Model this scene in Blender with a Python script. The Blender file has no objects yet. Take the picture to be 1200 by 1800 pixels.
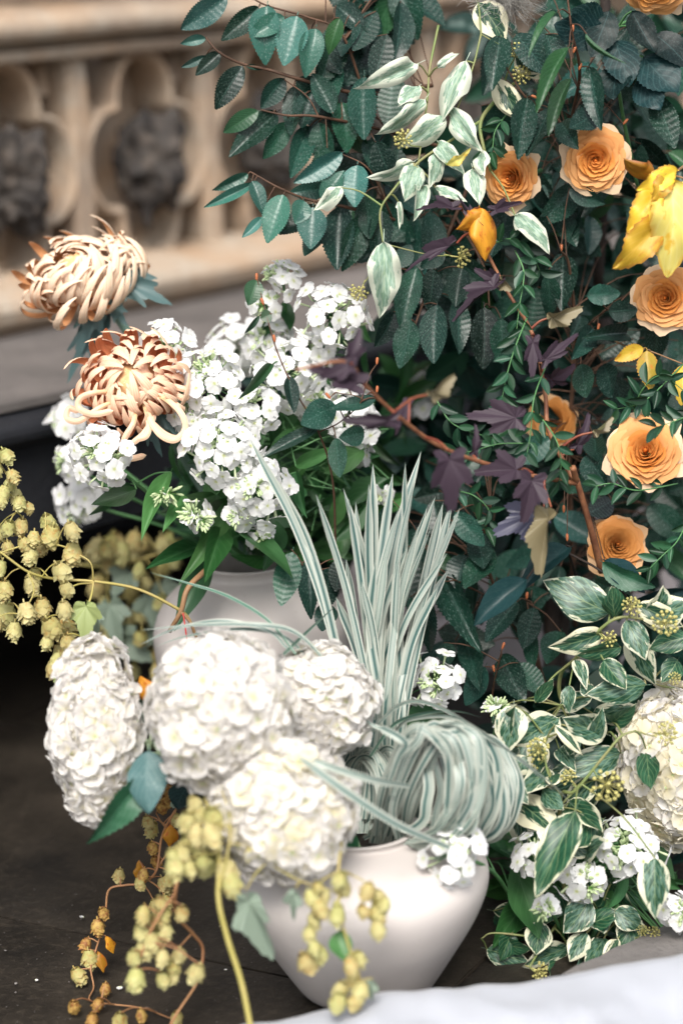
import bpy, math, random
from mathutils import Vector, Matrix, noise
V = Vector
PI = math.pi
R = math.radians
random.seed(7)

# ------------------------------------------------------------------ camera, sky, sun, exposure
scene = bpy.context.scene
K = 0.5 / 2.2 / 900.0            # tangent per photo pixel (photo is 1200 x 1800)
PITCH, ROLL, CAM_H = R(14.5), R(2.5), 0.923
CAM = V((0, 0, CAM_H))
FWD = V((0, math.cos(PITCH), -math.sin(PITCH)))
_u0 = V((0, math.sin(PITCH), math.cos(PITCH)))
RGT = V((1, 0, 0)) * math.cos(ROLL) - _u0 * math.sin(ROLL)
UPV = V((1, 0, 0)) * math.sin(ROLL) + _u0 * math.cos(ROLL)
cam_data = bpy.data.cameras.new('camera')
cam = bpy.data.objects.new('camera', cam_data)
scene.collection.objects.link(cam)
cam.matrix_world = Matrix(((RGT.x, UPV.x, -FWD.x, CAM.x), (RGT.y, UPV.y, -FWD.y, CAM.y),
                           (RGT.z, UPV.z, -FWD.z, CAM.z), (0, 0, 0, 1)))
cam_data.sensor_fit = 'VERTICAL'
cam_data.sensor_height = 36.0
cam_data.lens = 36.0 / (1800 * K)
cam_data.clip_start = 0.05
cam_data.clip_end = 200
cam_data.dof.use_dof = True
cam_data.dof.focus_distance = 2.10
cam_data.dof.aperture_fstop = 2.3
scene.camera = cam

SUN_EL, SUN_AZ = R(49), R(182)     # azimuth clockwise from +Y, behind the camera and a little to the left
world = bpy.data.worlds.new('World')
scene.world = world
world.use_nodes = True
wn = world.node_tree
bg = wn.nodes['Background']
sky = wn.nodes.new('ShaderNodeTexSky')
sky.sky_type = 'NISHITA'
sky.sun_disc = False
sky.sun_elevation = SUN_EL
sky.sun_rotation = SUN_AZ
sky.dust_density = 4.0
sky.ozone_density = 1.0
hs = wn.nodes.new('ShaderNodeHueSaturation')
hs.inputs['Saturation'].default_value = 0.38      # thin even cloud
wn.links.new(sky.outputs[0], hs.inputs['Color'])
wn.links.new(hs.outputs[0], bg.inputs['Color'])
bg.inputs['Strength'].default_value = 0.085
sun_d = bpy.data.lights.new('sun', 'SUN')
sun_d.energy = 1.3
sun_d.angle = R(24)
sun_d.color = (1.0, 0.95, 0.88)
sun = bpy.data.objects.new('sun', sun_d)
scene.collection.objects.link(sun)
_sd = V((math.sin(SUN_AZ) * math.cos(SUN_EL), math.cos(SUN_AZ) * math.cos(SUN_EL), math.sin(SUN_EL)))
sun.rotation_euler = _sd.to_track_quat('Z', 'Y').to_euler()
sun.location = (0, 0, 6)
scene.view_settings.view_transform = 'Standard'
scene.view_settings.look = 'None'
scene.view_settings.gamma = 1.0
scene.view_settings.use_curve_mapping = False
scene.view_settings.exposure = 1.45
scene.cycles.max_bounces = 6
scene.cycles.diffuse_bounces = 3
scene.cycles.glossy_bounces = 2
scene.cycles.transmission_bounces = 4

# ------------------------------------------------------------------ helpers
COL = scene.collection

def P(x, y, d):
    """point of the place seen at photo pixel (x, y), d metres in front of the camera"""
    return CAM + (FWD + RGT * ((x - 600) * K) + UPV * ((900 - y) * K)) * d

def on_floor(x, y, z=0.0):
    r = FWD + RGT * ((x - 600) * K) + UPV * ((900 - y) * K)
    return CAM + r * ((z - CAM.z) / r.z)

def mesh(name, verts, faces, mats, uvs=None, smooth=True, midx=None):
    m = bpy.data.meshes.new(name)
    m.from_pydata([tuple(v) for v in verts], [], faces)
    for mm in (mats if isinstance(mats, (list, tuple)) else [mats]):
        m.materials.append(mm)
    if uvs:
        uv = m.uv_layers.new(name='UVMap')
        li = [0] * len(m.loops)
        m.loops.foreach_get('vertex_index', li)
        flat = []
        for i in li:
            flat.extend(uvs[i])
        uv.data.foreach_set('uv', flat)
    if midx:
        m.polygons.foreach_set('material_index', midx)
    if smooth:
        m.polygons.foreach_set('use_smooth', [True] * len(m.polygons))
    m.update()
    return m

class MB:
    """collects shapes for ONE mesh"""
    def __init__(s):
        s.v, s.f, s.uv, s.mi = [], [], [], []
    def sheet(s, nu, nv, fn, M=None, mi=0):
        b = len(s.v)
        for j in range(nv + 1):
            for i in range(nu + 1):
                u, v = i / nu * 2 - 1, j / nv
                p = V(fn(u, v))
                s.v.append(M @ p if M else p)
                s.uv.append((u * .5 + .5, v))
        w = nu + 1
        for j in range(nv):
            for i in range(nu):
                a = b + j * w + i
                s.f.append((a, a + 1, a + 1 + w, a + w)); s.mi.append(mi)
    def tube(s, pts, r0, r1=None, sides=6, mi=0, cap=True):
        r1 = r0 if r1 is None else r1
        b = len(s.v); n = len(pts)
        ref = None
        for k, p in enumerate(pts):
            t = (pts[min(k + 1, n - 1)] - pts[max(k - 1, 0)])
            t = t.normalized() if t.length > 1e-9 else V((0, 0, 1))
            if ref is None:
                ref = t.orthogonal().normalized()
            ref = (ref - t * ref.dot(t))
            ref = ref.normalized() if ref.length > 1e-6 else t.orthogonal().normalized()
            bn = t.cross(ref)
            f = k / max(1, n - 1)
            r = r0[k] if isinstance(r0, (list, tuple)) else r0 + (r1 - r0) * f
            for i in range(sides):
                a = 2 * PI * i / sides
                s.v.append(p + ref * (math.cos(a) * r) + bn * (math.sin(a) * r))
                s.uv.append((i / sides, f))
        for k in range(n - 1):
            for i in range(sides):
                a = b + k * sides + i; c = b + k * sides + (i + 1) % sides
                s.f.append((a, c, c + sides, a + sides)); s.mi.append(mi)
        if cap:
            s.f.append(tuple(b + i for i in reversed(range(sides)))); s.mi.append(mi)
            s.f.append(tuple(b + (n - 1) * sides + i for i in range(sides))); s.mi.append(mi)
    def ball(s, c, rx, ry=None, rz=None, nu=8, nv=6, M=None, mi=0, fn=None):
        ry = rx if ry is None else ry; rz = rx if rz is None else rz
        b = len(s.v)
        for j in range(nv + 1):
            th = PI * j / nv
            for i in range(nu):
                a = 2 * PI * i / nu
                q = V((math.sin(th) * math.cos(a), math.sin(th) * math.sin(a), math.cos(th)))
                k = fn(q) if fn else 1.0
                p = V((q.x * rx * k, q.y * ry * k, q.z * rz * k))
                p = (M @ p if M else p) + c
                s.v.append(p); s.uv.append((i / nu, j / nv))
        for j in range(nv):
            for i in range(nu):
                a = b + j * nu + i; c2 = b + j * nu + (i + 1) % nu
                s.f.append((a, a + nu, c2 + nu, c2)); s.mi.append(mi)
    def box(s, M, sx, sy, sz, mi=0):
        b = len(s.v)
        for z in (-.5, .5):
            for x, y in ((-.5, -.5), (.5, -.5), (.5, .5), (-.5, .5)):
                s.v.append(M @ V((x * sx, y * sy, z * sz))); s.uv.append((x + .5, y + .5))
        for q in ((3, 2, 1, 0), (4, 5, 6, 7), (0, 1, 5, 4), (1, 2, 6, 5), (2, 3, 7, 6), (3, 0, 4, 7)):
            s.f.append(tuple(b + i for i in q)); s.mi.append(mi)
    def mesh(s, name, mats, smooth=True):
        return mesh(name, s.v, s.f, mats, s.uv, smooth, s.mi)

def crom(pts, n=6):
    """smooth curve through points"""
    pts = [V(p) for p in pts]
    if len(pts) < 3:
        return [pts[0].lerp(pts[-1], k / n) for k in range(n + 1)]
    q = [pts[0] * 2 - pts[1]] + pts + [pts[-1] * 2 - pts[-2]]
    out = []
    for i in range(1, len(q) - 2):
        p0, p1, p2, p3 = q[i - 1:i + 3]
        for k in range(n):
            t = k / n
            out.append(.5 * ((2 * p1) + (p2 - p0) * t + (2 * p0 - 5 * p1 + 4 * p2 - p3) * t * t + (3 * p1 - p0 - 3 * p2 + p3) * t ** 3))
    out.append(pts[-1])
    return out

def thing(name, label, cat, loc, group=None):
    o = bpy.data.objects.new(name, None)
    COL.objects.link(o)
    o.empty_display_size = 0.02
    o.location = loc
    o['label'] = label; o['category'] = cat
    if group: o['group'] = group
    return o

def part(name, me, root, M=None, label=None, kind=None):
    """me placed by world matrix M as a child of the (unrotated) thing root"""
    o = bpy.data.objects.new(name, me)
    COL.objects.link(o)
    o.parent = root
    M = M if M is not None else Matrix.Identity(4)
    o.matrix_basis = Matrix.Translation(-root.location) @ M
    if label: o['label'] = label
    if kind: o['kind'] = kind
    return o

def single(name, me, label=None, cat=None, group=None, kind=None, M=None):
    o = bpy.data.objects.new(name, me)
    COL.objects.link(o)
    if M is not None: o.matrix_basis = M
    if label: o['label'] = label
    if cat: o['category'] = cat
    if group: o['group'] = group
    if kind: o['kind'] = kind
    return o

def rnd(a, b): return a + (b - a) * random.random()

def basis(x, y, z, o):
    return Matrix(((x.x, y.x, z.x, o.x), (x.y, y.y, z.y, o.y), (x.z, y.z, z.z, o.z), (0, 0, 0, 1)))

def leafM(base, tip, width, tilt=0.0, pitch=0.0, facing=None):
    """unit leaf (length 1 along +Y, width 1 along X, face +Z) from base to tip"""
    y = tip - base; L = max(y.length, 1e-4); y = y / L
    n = facing if facing is not None else (CAM - base).normalized()
    n = (n - y * n.dot(y))
    n = n.normalized() if n.length > 1e-4 else y.orthogonal().normalized()
    n = Matrix.Rotation(tilt, 3, y) @ n
    x = y.cross(n).normalized()
    if pitch:
        q = Matrix.Rotation(pitch, 3, x); y = q @ y; n = q @ n
    return basis(x * width, y * L, n * L, base)

def axisM(origin, axis, scale=1.0, spin=0.0):
    z = axis.normalized()
    x = z.orthogonal().normalized()
    x = Matrix.Rotation(spin, 3, z) @ x
    y = z.cross(x)
    return basis(x * scale, y * scale, z * scale, origin)

def in_poly(x, y, poly):
    c = False; n = len(poly); j = n - 1
    for i in range(n):
        xi, yi = poly[i]; xj, yj = poly[j]
        if (yi > y) != (yj > y) and x < (xj - xi) * (y - yi) / (yj - yi) + xi:
            c = not c
        j = i
    return c

def poly_pt(poly):
    xs = [p[0] for p in poly]; ys = [p[1] for p in poly]
    while True:
        x, y = rnd(min(xs), max(xs)), rnd(min(ys), max(ys))
        if in_poly(x, y, poly):
            return x, y

# ------------------------------------------------------------------ materials
class NT:
    def __init__(s, name):
        s.m = bpy.data.materials.new(name); s.m.use_nodes = True
        s.t = s.m.node_tree; s.n = s.t.nodes; s.b = s.n['Principled BSDF']; s.out = s.n['Material Output']
    def add(s, typ, **kw):
        n = s.n.new(typ)
        for k, v in kw.items(): setattr(n, k, v)
        return n
    def link(s, a, b): s.t.links.new(a, b)
    def val(s, sock, v):
        if hasattr(v, 'is_linked') or hasattr(v, 'links'): s.link(v, sock)
        else: sock.default_value = v
    def math(s, op, a, b=0.0, clamp=False):
        n = s.add('ShaderNodeMath', operation=op, use_clamp=clamp)
        s.val(n.inputs[0], a); s.val(n.inputs[1], b)
        return n.outputs[0]
    def mix(s, f, a, b):
        n = s.add('ShaderNodeMix', data_type='RGBA')
        s.val(n.inputs[0], f)
        for sock, c in ((n.inputs[6], a), (n.inputs[7], b)):
            if isinstance(c, (tuple, list)): sock.default_value = (*c[:3], 1)
            else: s.link(c, sock)
        return n.outputs[2]
    def noise(s, scale, detail=3, coord=None, rough=.55):
        n = s.add('ShaderNodeTexNoise'); n.inputs['Scale'].default_value = scale
        n.inputs['Detail'].default_value = detail; n.inputs['Roughness'].default_value = rough
        if coord is not None: s.link(coord, n.inputs['Vector'])
        return n.outputs[0]
    def ramp(s, f, a, b):
        n = s.add('ShaderNodeMapRange'); s.link(f, n.inputs[0])
        n.inputs[1].default_value = a; n.inputs[2].default_value = b
        return n.outputs[0]
    def obj(s):
        n = s.add('ShaderNodeTexCoord'); return n.outputs['Object']
    def rand(s):
        return s.add('ShaderNodeObjectInfo').outputs['Random']
    def shifted(s):
        """object coordinates moved by the object's random number, so that copies differ"""
        v = s.add('ShaderNodeVectorMath', operation='ADD')
        s.link(s.obj(), v.inputs[0])
        c = s.add('ShaderNodeCombineXYZ'); r = s.math('MULTIPLY', s.rand(), 37.0)
        for i in range(3): s.link(r, c.inputs[i])
        s.link(c.outputs[0], v.inputs[1])
        return v.outputs[0]
    def uv(s):
        n = s.add('ShaderNodeUVMap'); sp = s.add('ShaderNodeSeparateXYZ'); s.link(n.outputs[0], sp.inputs[0])
        u = s.math('SUBTRACT', s.math('MULTIPLY', sp.outputs[0], 2.0), 1.0)
        return u, s.math('ABSOLUTE', u), sp.outputs[1]
    def back(s): return s.add('ShaderNodeNewGeometry').outputs['Backfacing']
    def bump(s, h, strength=.3, dist=.002):
        n = s.add('ShaderNodeBump'); n.inputs['Strength'].default_value = strength; n.inputs['Distance'].default_value = dist
        s.link(h, n.inputs['Height']); s.link(n.outputs[0], s.b.inputs['Normal'])
    def done(s, col, rough=.5, spec=.5, trans=0.0, tcol=None):
        if isinstance(col, (tuple, list)): s.b.inputs['Base Color'].default_value = (*col[:3], 1)
        else: s.link(col, s.b.inputs['Base Color'])
        s.val(s.b.inputs['Roughness'], rough)
        s.b.inputs['Specular IOR Level'].default_value = spec
        if trans > 0:
            t = s.add('ShaderNodeBsdfTranslucent'); m = s.add('ShaderNodeMixShader')
            m.inputs[0].default_value = trans
            if tcol is not None: t.inputs[0].default_value = (*tcol, 1)
            elif isinstance(col, (tuple, list)): t.inputs[0].default_value = (*col[:3], 1)
            else: s.link(col, t.inputs[0])
            s.link(s.b.outputs[0], m.inputs[1]); s.link(t.outputs[0], m.inputs[2]); s.link(m.outputs[0], s.out.inputs[0])
        return s.m

def leaf_mat(name, c1, c2, vein, back, nveins=9, slant=.38, vs=.35, rough=.42, dust=0.3, dustcol=(.32, .42, .38), trans=.12, spec=.5, blot=None, edge=None, huevar=.045):
    t = NT(name)
    u, au, v = t.uv()
    co = t.shifted()
    col = t.mix(t.rand(), c1, c2)
    col = t.mix(t.math('MULTIPLY', t.ramp(t.noise(3.0, 1, co), .4, .7), .5), col, c1)
    if nveins:
        ph = t.math('MULTIPLY', t.math('SUBTRACT', v, t.math('MULTIPLY', au, slant)), nveins * 2 * PI)
        line = t.math('POWER', t.math('ADD', t.math('MULTIPLY', t.math('COSINE', ph), .5), .5), 9.0)
    else:
        line = 0.0
    mid = t.math('SUBTRACT', 1.0, t.math('MULTIPLY', au, 16.0), clamp=True)
    r2 = t.math('FRACT', t.math('MULTIPLY', t.rand(), 7.31))
    ln = t.math('MULTIPLY', t.math('MAXIMUM', t.math('MULTIPLY', line, t.math('ADD', t.math('MULTIPLY', r2, .8), .2)), mid), vs)
    hv = t.add('ShaderNodeHueSaturation'); t.link(col, hv.inputs['Color'])
    t.link(t.math('ADD', t.math('MULTIPLY', t.math('FRACT', t.math('MULTIPLY', t.rand(), 13.7)), huevar), .51 - huevar), hv.inputs['Hue'])
    t.link(t.math('ADD', t.math('MULTIPLY', r2, .9), .55), hv.inputs['Value'])
    col = hv.outputs[0]
    col = t.mix(ln, col, vein)
    if blot:
        col = t.mix(t.ramp(t.noise(4.0, 4, co), .58, .68), col, blot)
    if edge:
        col = t.mix(t.math('MULTIPLY', t.ramp(t.math('ADD', au, t.math('MULTIPLY', t.noise(5.0, 3, co), .5)), 1.0, 1.25), .8), col, edge)
    if dust:
        d = t.math('MULTIPLY', t.ramp(t.noise(26.0, 2, co, .7), .56, .72), dust)
        col = t.mix(d, col, dustcol)
    col = t.mix(t.back(), col, back)
    return t.done(col, rough, spec, trans)

def varieg_mat(name, g1, g2, cream, edge=.62, amp=.55, back=(.3, .36, .26), rough=.4, fade=0.0):
    t = NT(name)
    u, au, v = t.uv(); co = t.shifted()
    sc = t.add('ShaderNodeVectorMath', operation='MULTIPLY'); t.link(co, sc.inputs[0]); sc.inputs[1].default_value = (7.0, 2.6, 4.0)
    nz = t.noise(1.0, 3, sc.outputs[0], .6)
    e = t.math('ADD', au, t.math('MULTIPLY', t.math('SUBTRACT', nz, .5), amp * 2))
    vv = t.math('ABSOLUTE', t.math('SUBTRACT', v, .45))
    e = t.math('ADD', e, t.math('MULTIPLY', t.math('POWER', t.math('MULTIPLY', vv, 1.9), 5.0), .5))
    e = t.math('ADD', e, t.math('MULTIPLY', t.math('SUBTRACT', t.rand(), .5), .5))
    mask = t.ramp(e, edge - .05, edge + .07)
    g = t.mix(t.ramp(t.noise(2.2, 2, sc.outputs[0]), .42, .6), g1, g2)
    mid = t.math('SUBTRACT', 1.0, t.math('MULTIPLY', au, 22.0), clamp=True)
    ph = t.math('MULTIPLY', t.math('SUBTRACT', v, t.math('MULTIPLY', au, .55)), 5 * 2 * PI)
    line = t.math('POWER', t.math('ADD', t.math('MULTIPLY', t.math('COSINE', ph), .5), .5), 24.0)
    g = t.mix(t.math('MULTIPLY', t.math('MAXIMUM', mid, t.math('MULTIPLY', line, .7)), .5), g, (.35, .45, .22))
    col = t.mix(mask, g, cream)
    if fade: col = t.mix(fade, col, cream)
    col = t.mix(t.math('MULTIPLY', t.back(), .6), col, back)
    return t.done(col, rough, .45, .15)

def petal_mat(name, base, tip, center=None, rough=.55, trans=.3, back=None, var=.1, sheen=0, vlo=.2, vhi=1.0, streak=.0, streakcol=None, blush=None):
    t = NT(name)
    u, au, v = t.uv()
    col = t.mix(t.ramp(v, vlo, vhi), base, tip)
    if center is not None: col = t.mix(t.ramp(v, .17, .04), col, center)
    if streak:
        sn = t.math('MULTIPLY', t.math('ADD', t.math('SINE', t.math('MULTIPLY', u, 17.0)), 1.0), .5 * streak)
        col = t.mix(sn, col, streakcol)
    if back is not None: col = t.mix(t.back(), col, back)
    if blush is not None:
        col = t.mix(t.math('MULTIPLY', t.ramp(t.rand(), .35, 1.0), .8), col, blush)
    h = t.add('ShaderNodeHueSaturation'); t.link(col, h.inputs['Color'])
    t.link(t.math('ADD', t.math('MULTIPLY', t.rand(), var), 1.0 - var), h.inputs['Value'])
    return t.done(h.outputs[0], rough, .3, trans)

def plain(name, c1, c2=None, rough=.5, scale=20.0, trans=0, bumpd=0, spec=.4, rnd_mix=False):
    t = NT(name)
    co = t.obj()
    nz = t.noise(scale, 4, co)
    col = c1
    if c2: col = t.mix(t.rand() if rnd_mix else t.ramp(nz, .35, .65), c1, c2)
    if rnd_mix and c2: col = t.mix(t.math('MULTIPLY', t.ramp(nz, .4, .65), .45), col, c2)
    if bumpd: t.bump(nz, .5, bumpd)
    return t.done(col, rough, spec, trans)

M = {}
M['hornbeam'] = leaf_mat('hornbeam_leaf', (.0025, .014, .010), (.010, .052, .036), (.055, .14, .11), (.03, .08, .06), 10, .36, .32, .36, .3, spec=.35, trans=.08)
M['hornbeam_sky_sheen'] = leaf_mat('hornbeam_sky_sheen', (.016, .078, .062), (.036, .125, .105), (.010, .05, .04), (.055, .12, .1), 10, .36, .4, .38, .35, (.42, .5, .46))  # same hornbeam leaf, sky reflection painted in as a paler base colour
M['hornbeam_green'] = leaf_mat('hornbeam_green', (.008, .05, .018), (.02, .085, .03), (.12, .27, .14), (.07, .17, .09), 10, .36, .3, .42, .1)
M['phlox_leaf'] = leaf_mat('phlox_leaf', (.018, .09, .026), (.06, .19, .068), (.14, .3, .12), (.1, .22, .12), 6, .5, .25, .45, .0, trans=.2)
M['small_leaf'] = leaf_mat('small_leaf', (.008, .04, .02), (.026, .095, .052), (.09, .2, .12), (.06, .15, .1), 0, .4, .3, .45, .0, trans=.18)
M['rose_leaf'] = leaf_mat('rose_leaf', (.0025, .013, .014), (.007, .028, .030), (.06, .13, .13), (.05, .1, .09), 6, .5, .3, .42, .1, spec=.2)
M['dark_leaf'] = leaf_mat('dark_leaf', (.005, .022, .024), (.01, .035, .042), (.04, .07, .07), (.04, .07, .07), 5, .5, .25, .4, .05, spec=.22)
M['mum_leaf'] = leaf_mat('chrysanthemum_leaf', (.008, .035, .038), (.014, .06, .062), (.05, .12, .12), (.07, .13, .13), 4, .6, .25, .5, .0)
M['hyd_leaf'] = leaf_mat('hydrangea_leaf', (.012, .075, .04), (.02, .10, .055), (.1, .2, .15), (.2, .3, .3), 7, .5, .35, .5, .1)
M['hyd_leaf_pale'] = leaf_mat('hydrangea_leaf_pale', (.030, .085, .085), (.045, .105, .10), (.16, .24, .23), (.1, .17, .16), 6, .5, .4, .55, .4, (.28, .34, .33), huevar=.01)
M['hop_leaf'] = leaf_mat('hop_leaf', (.22, .32, .06), (.3, .36, .1), (.4, .42, .16), (.3, .36, .14), 5, .6, .3, .55, .0, trans=.25)
M['hop_leaf_dull'] = leaf_mat('hop_leaf_dull', (.12, .19, .13), (.2, .26, .2), (.28, .32, .24), (.2, .26, .2), 5, .6, .3, .6, .15, trans=.2, blot=(.3, .28, .14))
M['ninebark'] = leaf_mat('ninebark_leaf', (.009, .005, .008), (.020, .009, .014), (.07, .03, .045), (.04, .026, .038), 6, .6, .25, .5, .0, trans=.08, spec=.22)
M['ninebark_blue'] = leaf_mat('ninebark_blue', (.012, .02, .045), (.02, .035, .07), (.04, .05, .1), (.06, .06, .1), 6, .6, .2, .38, .0, trans=.05)
M['ninebark_olive'] = leaf_mat('ninebark_olive', (.05, .052, .025), (.075, .08, .035), (.2, .12, .05), (.19, .16, .09), 6, .6, .4, .5, .1, trans=.12, blot=(.17, .15, .08))
M['yellow_leaf'] = leaf_mat('yellow_leaf', (.62, .36, .03), (.7, .5, .05), (.75, .5, .12), (.66, .44, .1), 5, .5, .35, .5, .0, trans=.25, blot=(.52, .22, .02), edge=(.42, .18, .03), huevar=.01)
M['yellow_pale'] = leaf_mat('yellow_pale', (.75, .62, .16), (.78, .66, .2), (.8, .72, .4), (.75, .62, .3), 5, .5, .3, .5, .0, trans=.25, blot=(.70, .44, .05), edge=(.6, .34, .04), huevar=.01)
M['orange_leaf'] = leaf_mat('orange_leaf', (.50, .19, .015), (.58, .25, .02), (.5, .18, .03), (.6, .28, .06), 5, .5, .3, .5, .0, trans=.2, blot=(.45, .12, .01), edge=(.3, .08, .01), huevar=.005)
M['ivy'] = varieg_mat('variegated_ivy', (.010, .055, .026), (.085, .17, .125), (.60, .60, .45), .82, .95)
M['ivy_green'] = varieg_mat('variegated_ivy_green', (.007, .048, .022), (.022, .09, .045), (.62, .62, .44), 1.0, .6)
M['ivy_pale'] = varieg_mat('variegated_ivy_pale', (.10, .22, .15), (.30, .42, .33), (.62, .66, .54), .55, 1.0, (.4, .48, .38), .5, .12)
M['ivy_cream'] = varieg_mat('variegated_ivy_cream', (.008, .045, .026), (.022, .08, .045), (.70, .67, .48), .42, .7)
M['vetch'] = M['small_leaf']
M['bark'] = plain('twig_bark', (.055, .028, .016), (.10, .05, .028), .7, 60, bumpd=.001)
M['bark_dark'] = plain('dark_bark', (.018, .012, .010), (.035, .024, .018), .8, 50, bumpd=.002)
M['ivy_stem'] = plain('ivy_stem', (.16, .22, .07), (.24, .22, .10), .55, 40)
M['brown_stem'] = plain('brown_stem', (.18, .10, .05), (.28, .16, .08), .6, 50, bumpd=.001)
M['ninebark_stem'] = plain('ninebark_stem', (.16, .03, .022), (.24, .075, .035), .45, 40)
M['ninebark_wood'] = plain('ninebark_wood', (.14, .05, .025), (.3, .13, .06), .6, 70, bumpd=.001)
M['green_stem'] = plain('green_stem', (.06, .17, .06), (.10, .24, .09), .5, 30)
M['mum_stem'] = plain('chrysanthemum_stem', (.12, .22, .17), (.2, .3, .24), .6, 40, bumpd=.002)
M['hyd_stem'] = plain('hydrangea_stem', (.25, .36, .22), (.36, .44, .28), .5, 30)
M['hop_stem'] = plain('hop_stem', (.34, .30, .08), (.42, .34, .13), .55, 30)
M['hop_stem_brown'] = plain('hop_stem_brown', (.28, .13, .06), (.38, .2, .09), .55, 30)
M['bud_tip'] = plain('twig_bud', (.42, .14, .05), (.3, .08, .03), .5, 60)
M['hyd_white'] = petal_mat('hydrangea_petal', (.85, .80, .62), (.90, .875, .845), (.68, .70, .40), .6, .5, None, .05, vlo=.12, vhi=.58)
M['hyd_cream'] = petal_mat('hydrangea_petal_cream', (.86, .79, .55), (.90, .85, .70), (.66, .66, .36), .6, .42, None, .07, vlo=.1, vhi=.7)
M['phlox_white'] = petal_mat('phlox_petal', (.84, .86, .76), (.90, .90, .90), (.66, .70, .34), .6, .38, None, .04, vlo=.1, vhi=.4)
M['phlox_tube'] = plain('phlox_tube', (.62, .7, .48), (.5, .62, .34), .55, 80, trans=.2)
M['phlox_bud'] = plain('phlox_bud', (.40, .55, .24), (.62, .70, .46), .5, 40, trans=.15)
M['calyx'] = plain('phlox_calyx', (.12, .3, .06), (.2, .4, .1), .5, 40, trans=.15)
M['rose_in'] = petal_mat('rose_inner_petal', (.72, .22, .035), (.87, .48, .17), None, .55, .26, (.80, .35, .09), .1, vlo=.66)
M['rose_mid'] = petal_mat('rose_middle_petal', (.75, .27, .055), (.88, .54, .24), None, .55, .26, (.82, .42, .16), .1, vlo=.66)
M['rose_out'] = petal_mat('rose_outer_petal', (.80, .40, .15), (.88, .66, .44), None, .55, .26, (.85, .63, .42), .1, vlo=.62)
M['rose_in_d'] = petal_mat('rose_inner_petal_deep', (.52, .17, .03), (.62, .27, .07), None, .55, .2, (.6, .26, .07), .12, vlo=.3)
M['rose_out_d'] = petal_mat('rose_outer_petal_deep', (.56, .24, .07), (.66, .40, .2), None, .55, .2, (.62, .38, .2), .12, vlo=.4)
M['mum'] = petal_mat('chrysanthemum_petal', (.50, .045, .02), (.55, .07, .03), None, .5, .12, None, .08, streak=.3, streakcol=(.62, .16, .06))
t_ = NT('chrysanthemum_petal')
_u, _au, _v = t_.uv()
_st = t_.math('MULTIPLY', t_.math('ADD', t_.math('SINE', t_.math('MULTIPLY', _u, 12.0)), 1.0), .5)
_bk = t_.mix(t_.math('MULTIPLY', _st, .7), (.86, .66, .49), (.77, .43, .25))
_bk = t_.mix(t_.ramp(_v, .25, .0), _bk, (.74, .60, .16))
_bk = t_.mix(t_.math('MULTIPLY', t_.rand(), .6), _bk, (.82, .50, .33))
M['mum'] = t_.done(t_.mix(t_.back(), (.68, .25, .12), _bk), .5, .35, .15)
t_ = NT('chrysanthemum_petal_pale')
_u, _au, _v = t_.uv()
_st = t_.math('MULTIPLY', t_.math('ADD', t_.math('SINE', t_.math('MULTIPLY', _u, 12.0)), 1.0), .5)
_bk = t_.mix(t_.math('MULTIPLY', _st, .7), (.86, .71, .55), (.79, .51, .32))
_bk = t_.mix(t_.ramp(_v, .3, .0), _bk, (.74, .60, .14))
M['mum_pale'] = t_.done(t_.mix(t_.back(), (.68, .34, .16), _bk), .5, .35, .15)
M['grass'] = None
M['mum_heart'] = plain('chrysanthemum_heart', (.70, .42, .20), (.76, .52, .26), .6, 14, trans=.1)
t_ = NT('striped_grass')
_u, _au, _v = t_.uv()
_r = t_.rand()
_s1 = t_.math('ADD', t_.math('MULTIPLY', t_.math('SINE', t_.math('ADD', t_.math('MULTIPLY', _u, 4.2), t_.math('MULTIPLY', _r, 9.0))), .5), .5)
_s2 = t_.ramp(t_.math('ADD', _s1, t_.math('MULTIPLY', _r, .3)), .35, .75)
_gc = t_.mix(_r, (.028, .085, .08), (.07, .15, .135))
_c = t_.mix(_s2, _gc, (.33, .385, .34))
_c = t_.mix(t_.ramp(_au, .58, .74), _c, (.45, .48, .42))
M['grass'] = t_.done(_c, .42, .5, .18)
t_ = NT('green_grass_blade')
_u, _au, _v = t_.uv()
_c = t_.mix(t_.ramp(_au, .5, .85), (.06, .15, .11), (.34, .42, .34))
M['grass_thin'] = t_.done(_c, .42, .5, .15)
# hop cones
t_ = NT('hop_cone')
_u, _au, _v = t_.uv()
_c = t_.mix(t_.rand(), (.42, .40, .14), (.48, .40, .17))
_c = t_.mix(t_.math('MULTIPLY', t_.ramp(t_.noise(5.0, 3, t_.shifted()), .48, .66), .75), _c, (.42, .22, .06))
_c = t_.mix(t_.math('MULTIPLY', t_.ramp(_v, .45, 1.0), .55), _c, (.58, .50, .26))
M['hop'] = t_.done(_c, .6, .3, .22)
t_ = NT('hop_cone_pale')
_u, _au, _v = t_.uv()
_c = t_.mix(t_.rand(), (.46, .46, .17), (.54, .47, .22))
_c = t_.mix(t_.math('MULTIPLY', t_.ramp(_v, .45, 1.0), .5), _c, (.68, .64, .36))
_c = t_.mix(t_.math('MULTIPLY', t_.ramp(t_.noise(5.0, 3, t_.shifted()), .52, .66), .5), _c, (.42, .27, .10))
M['hop_pale'] = t_.done(_c, .6, .3, .25)
t_ = NT('hop_cone_brown')
_c = t_.mix(t_.rand(), (.40, .22, .06), (.50, .34, .10))
_c = t_.mix(t_.math('MULTIPLY', t_.ramp(t_.noise(5.0, 3, t_.shifted()), .45, .62), .8), _c, (.24, .08, .03))
M['hop_brown'] = t_.done(_c, .6, .3, .2)
M['berry'] = plain('ivy_berry', (.34, .32, .10), (.46, .42, .16), .5, 200)
M['fluff'] = plain('seed_fluff', (.42, .40, .37), (.55, .53, .49), .8, 30, trans=.3)
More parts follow.
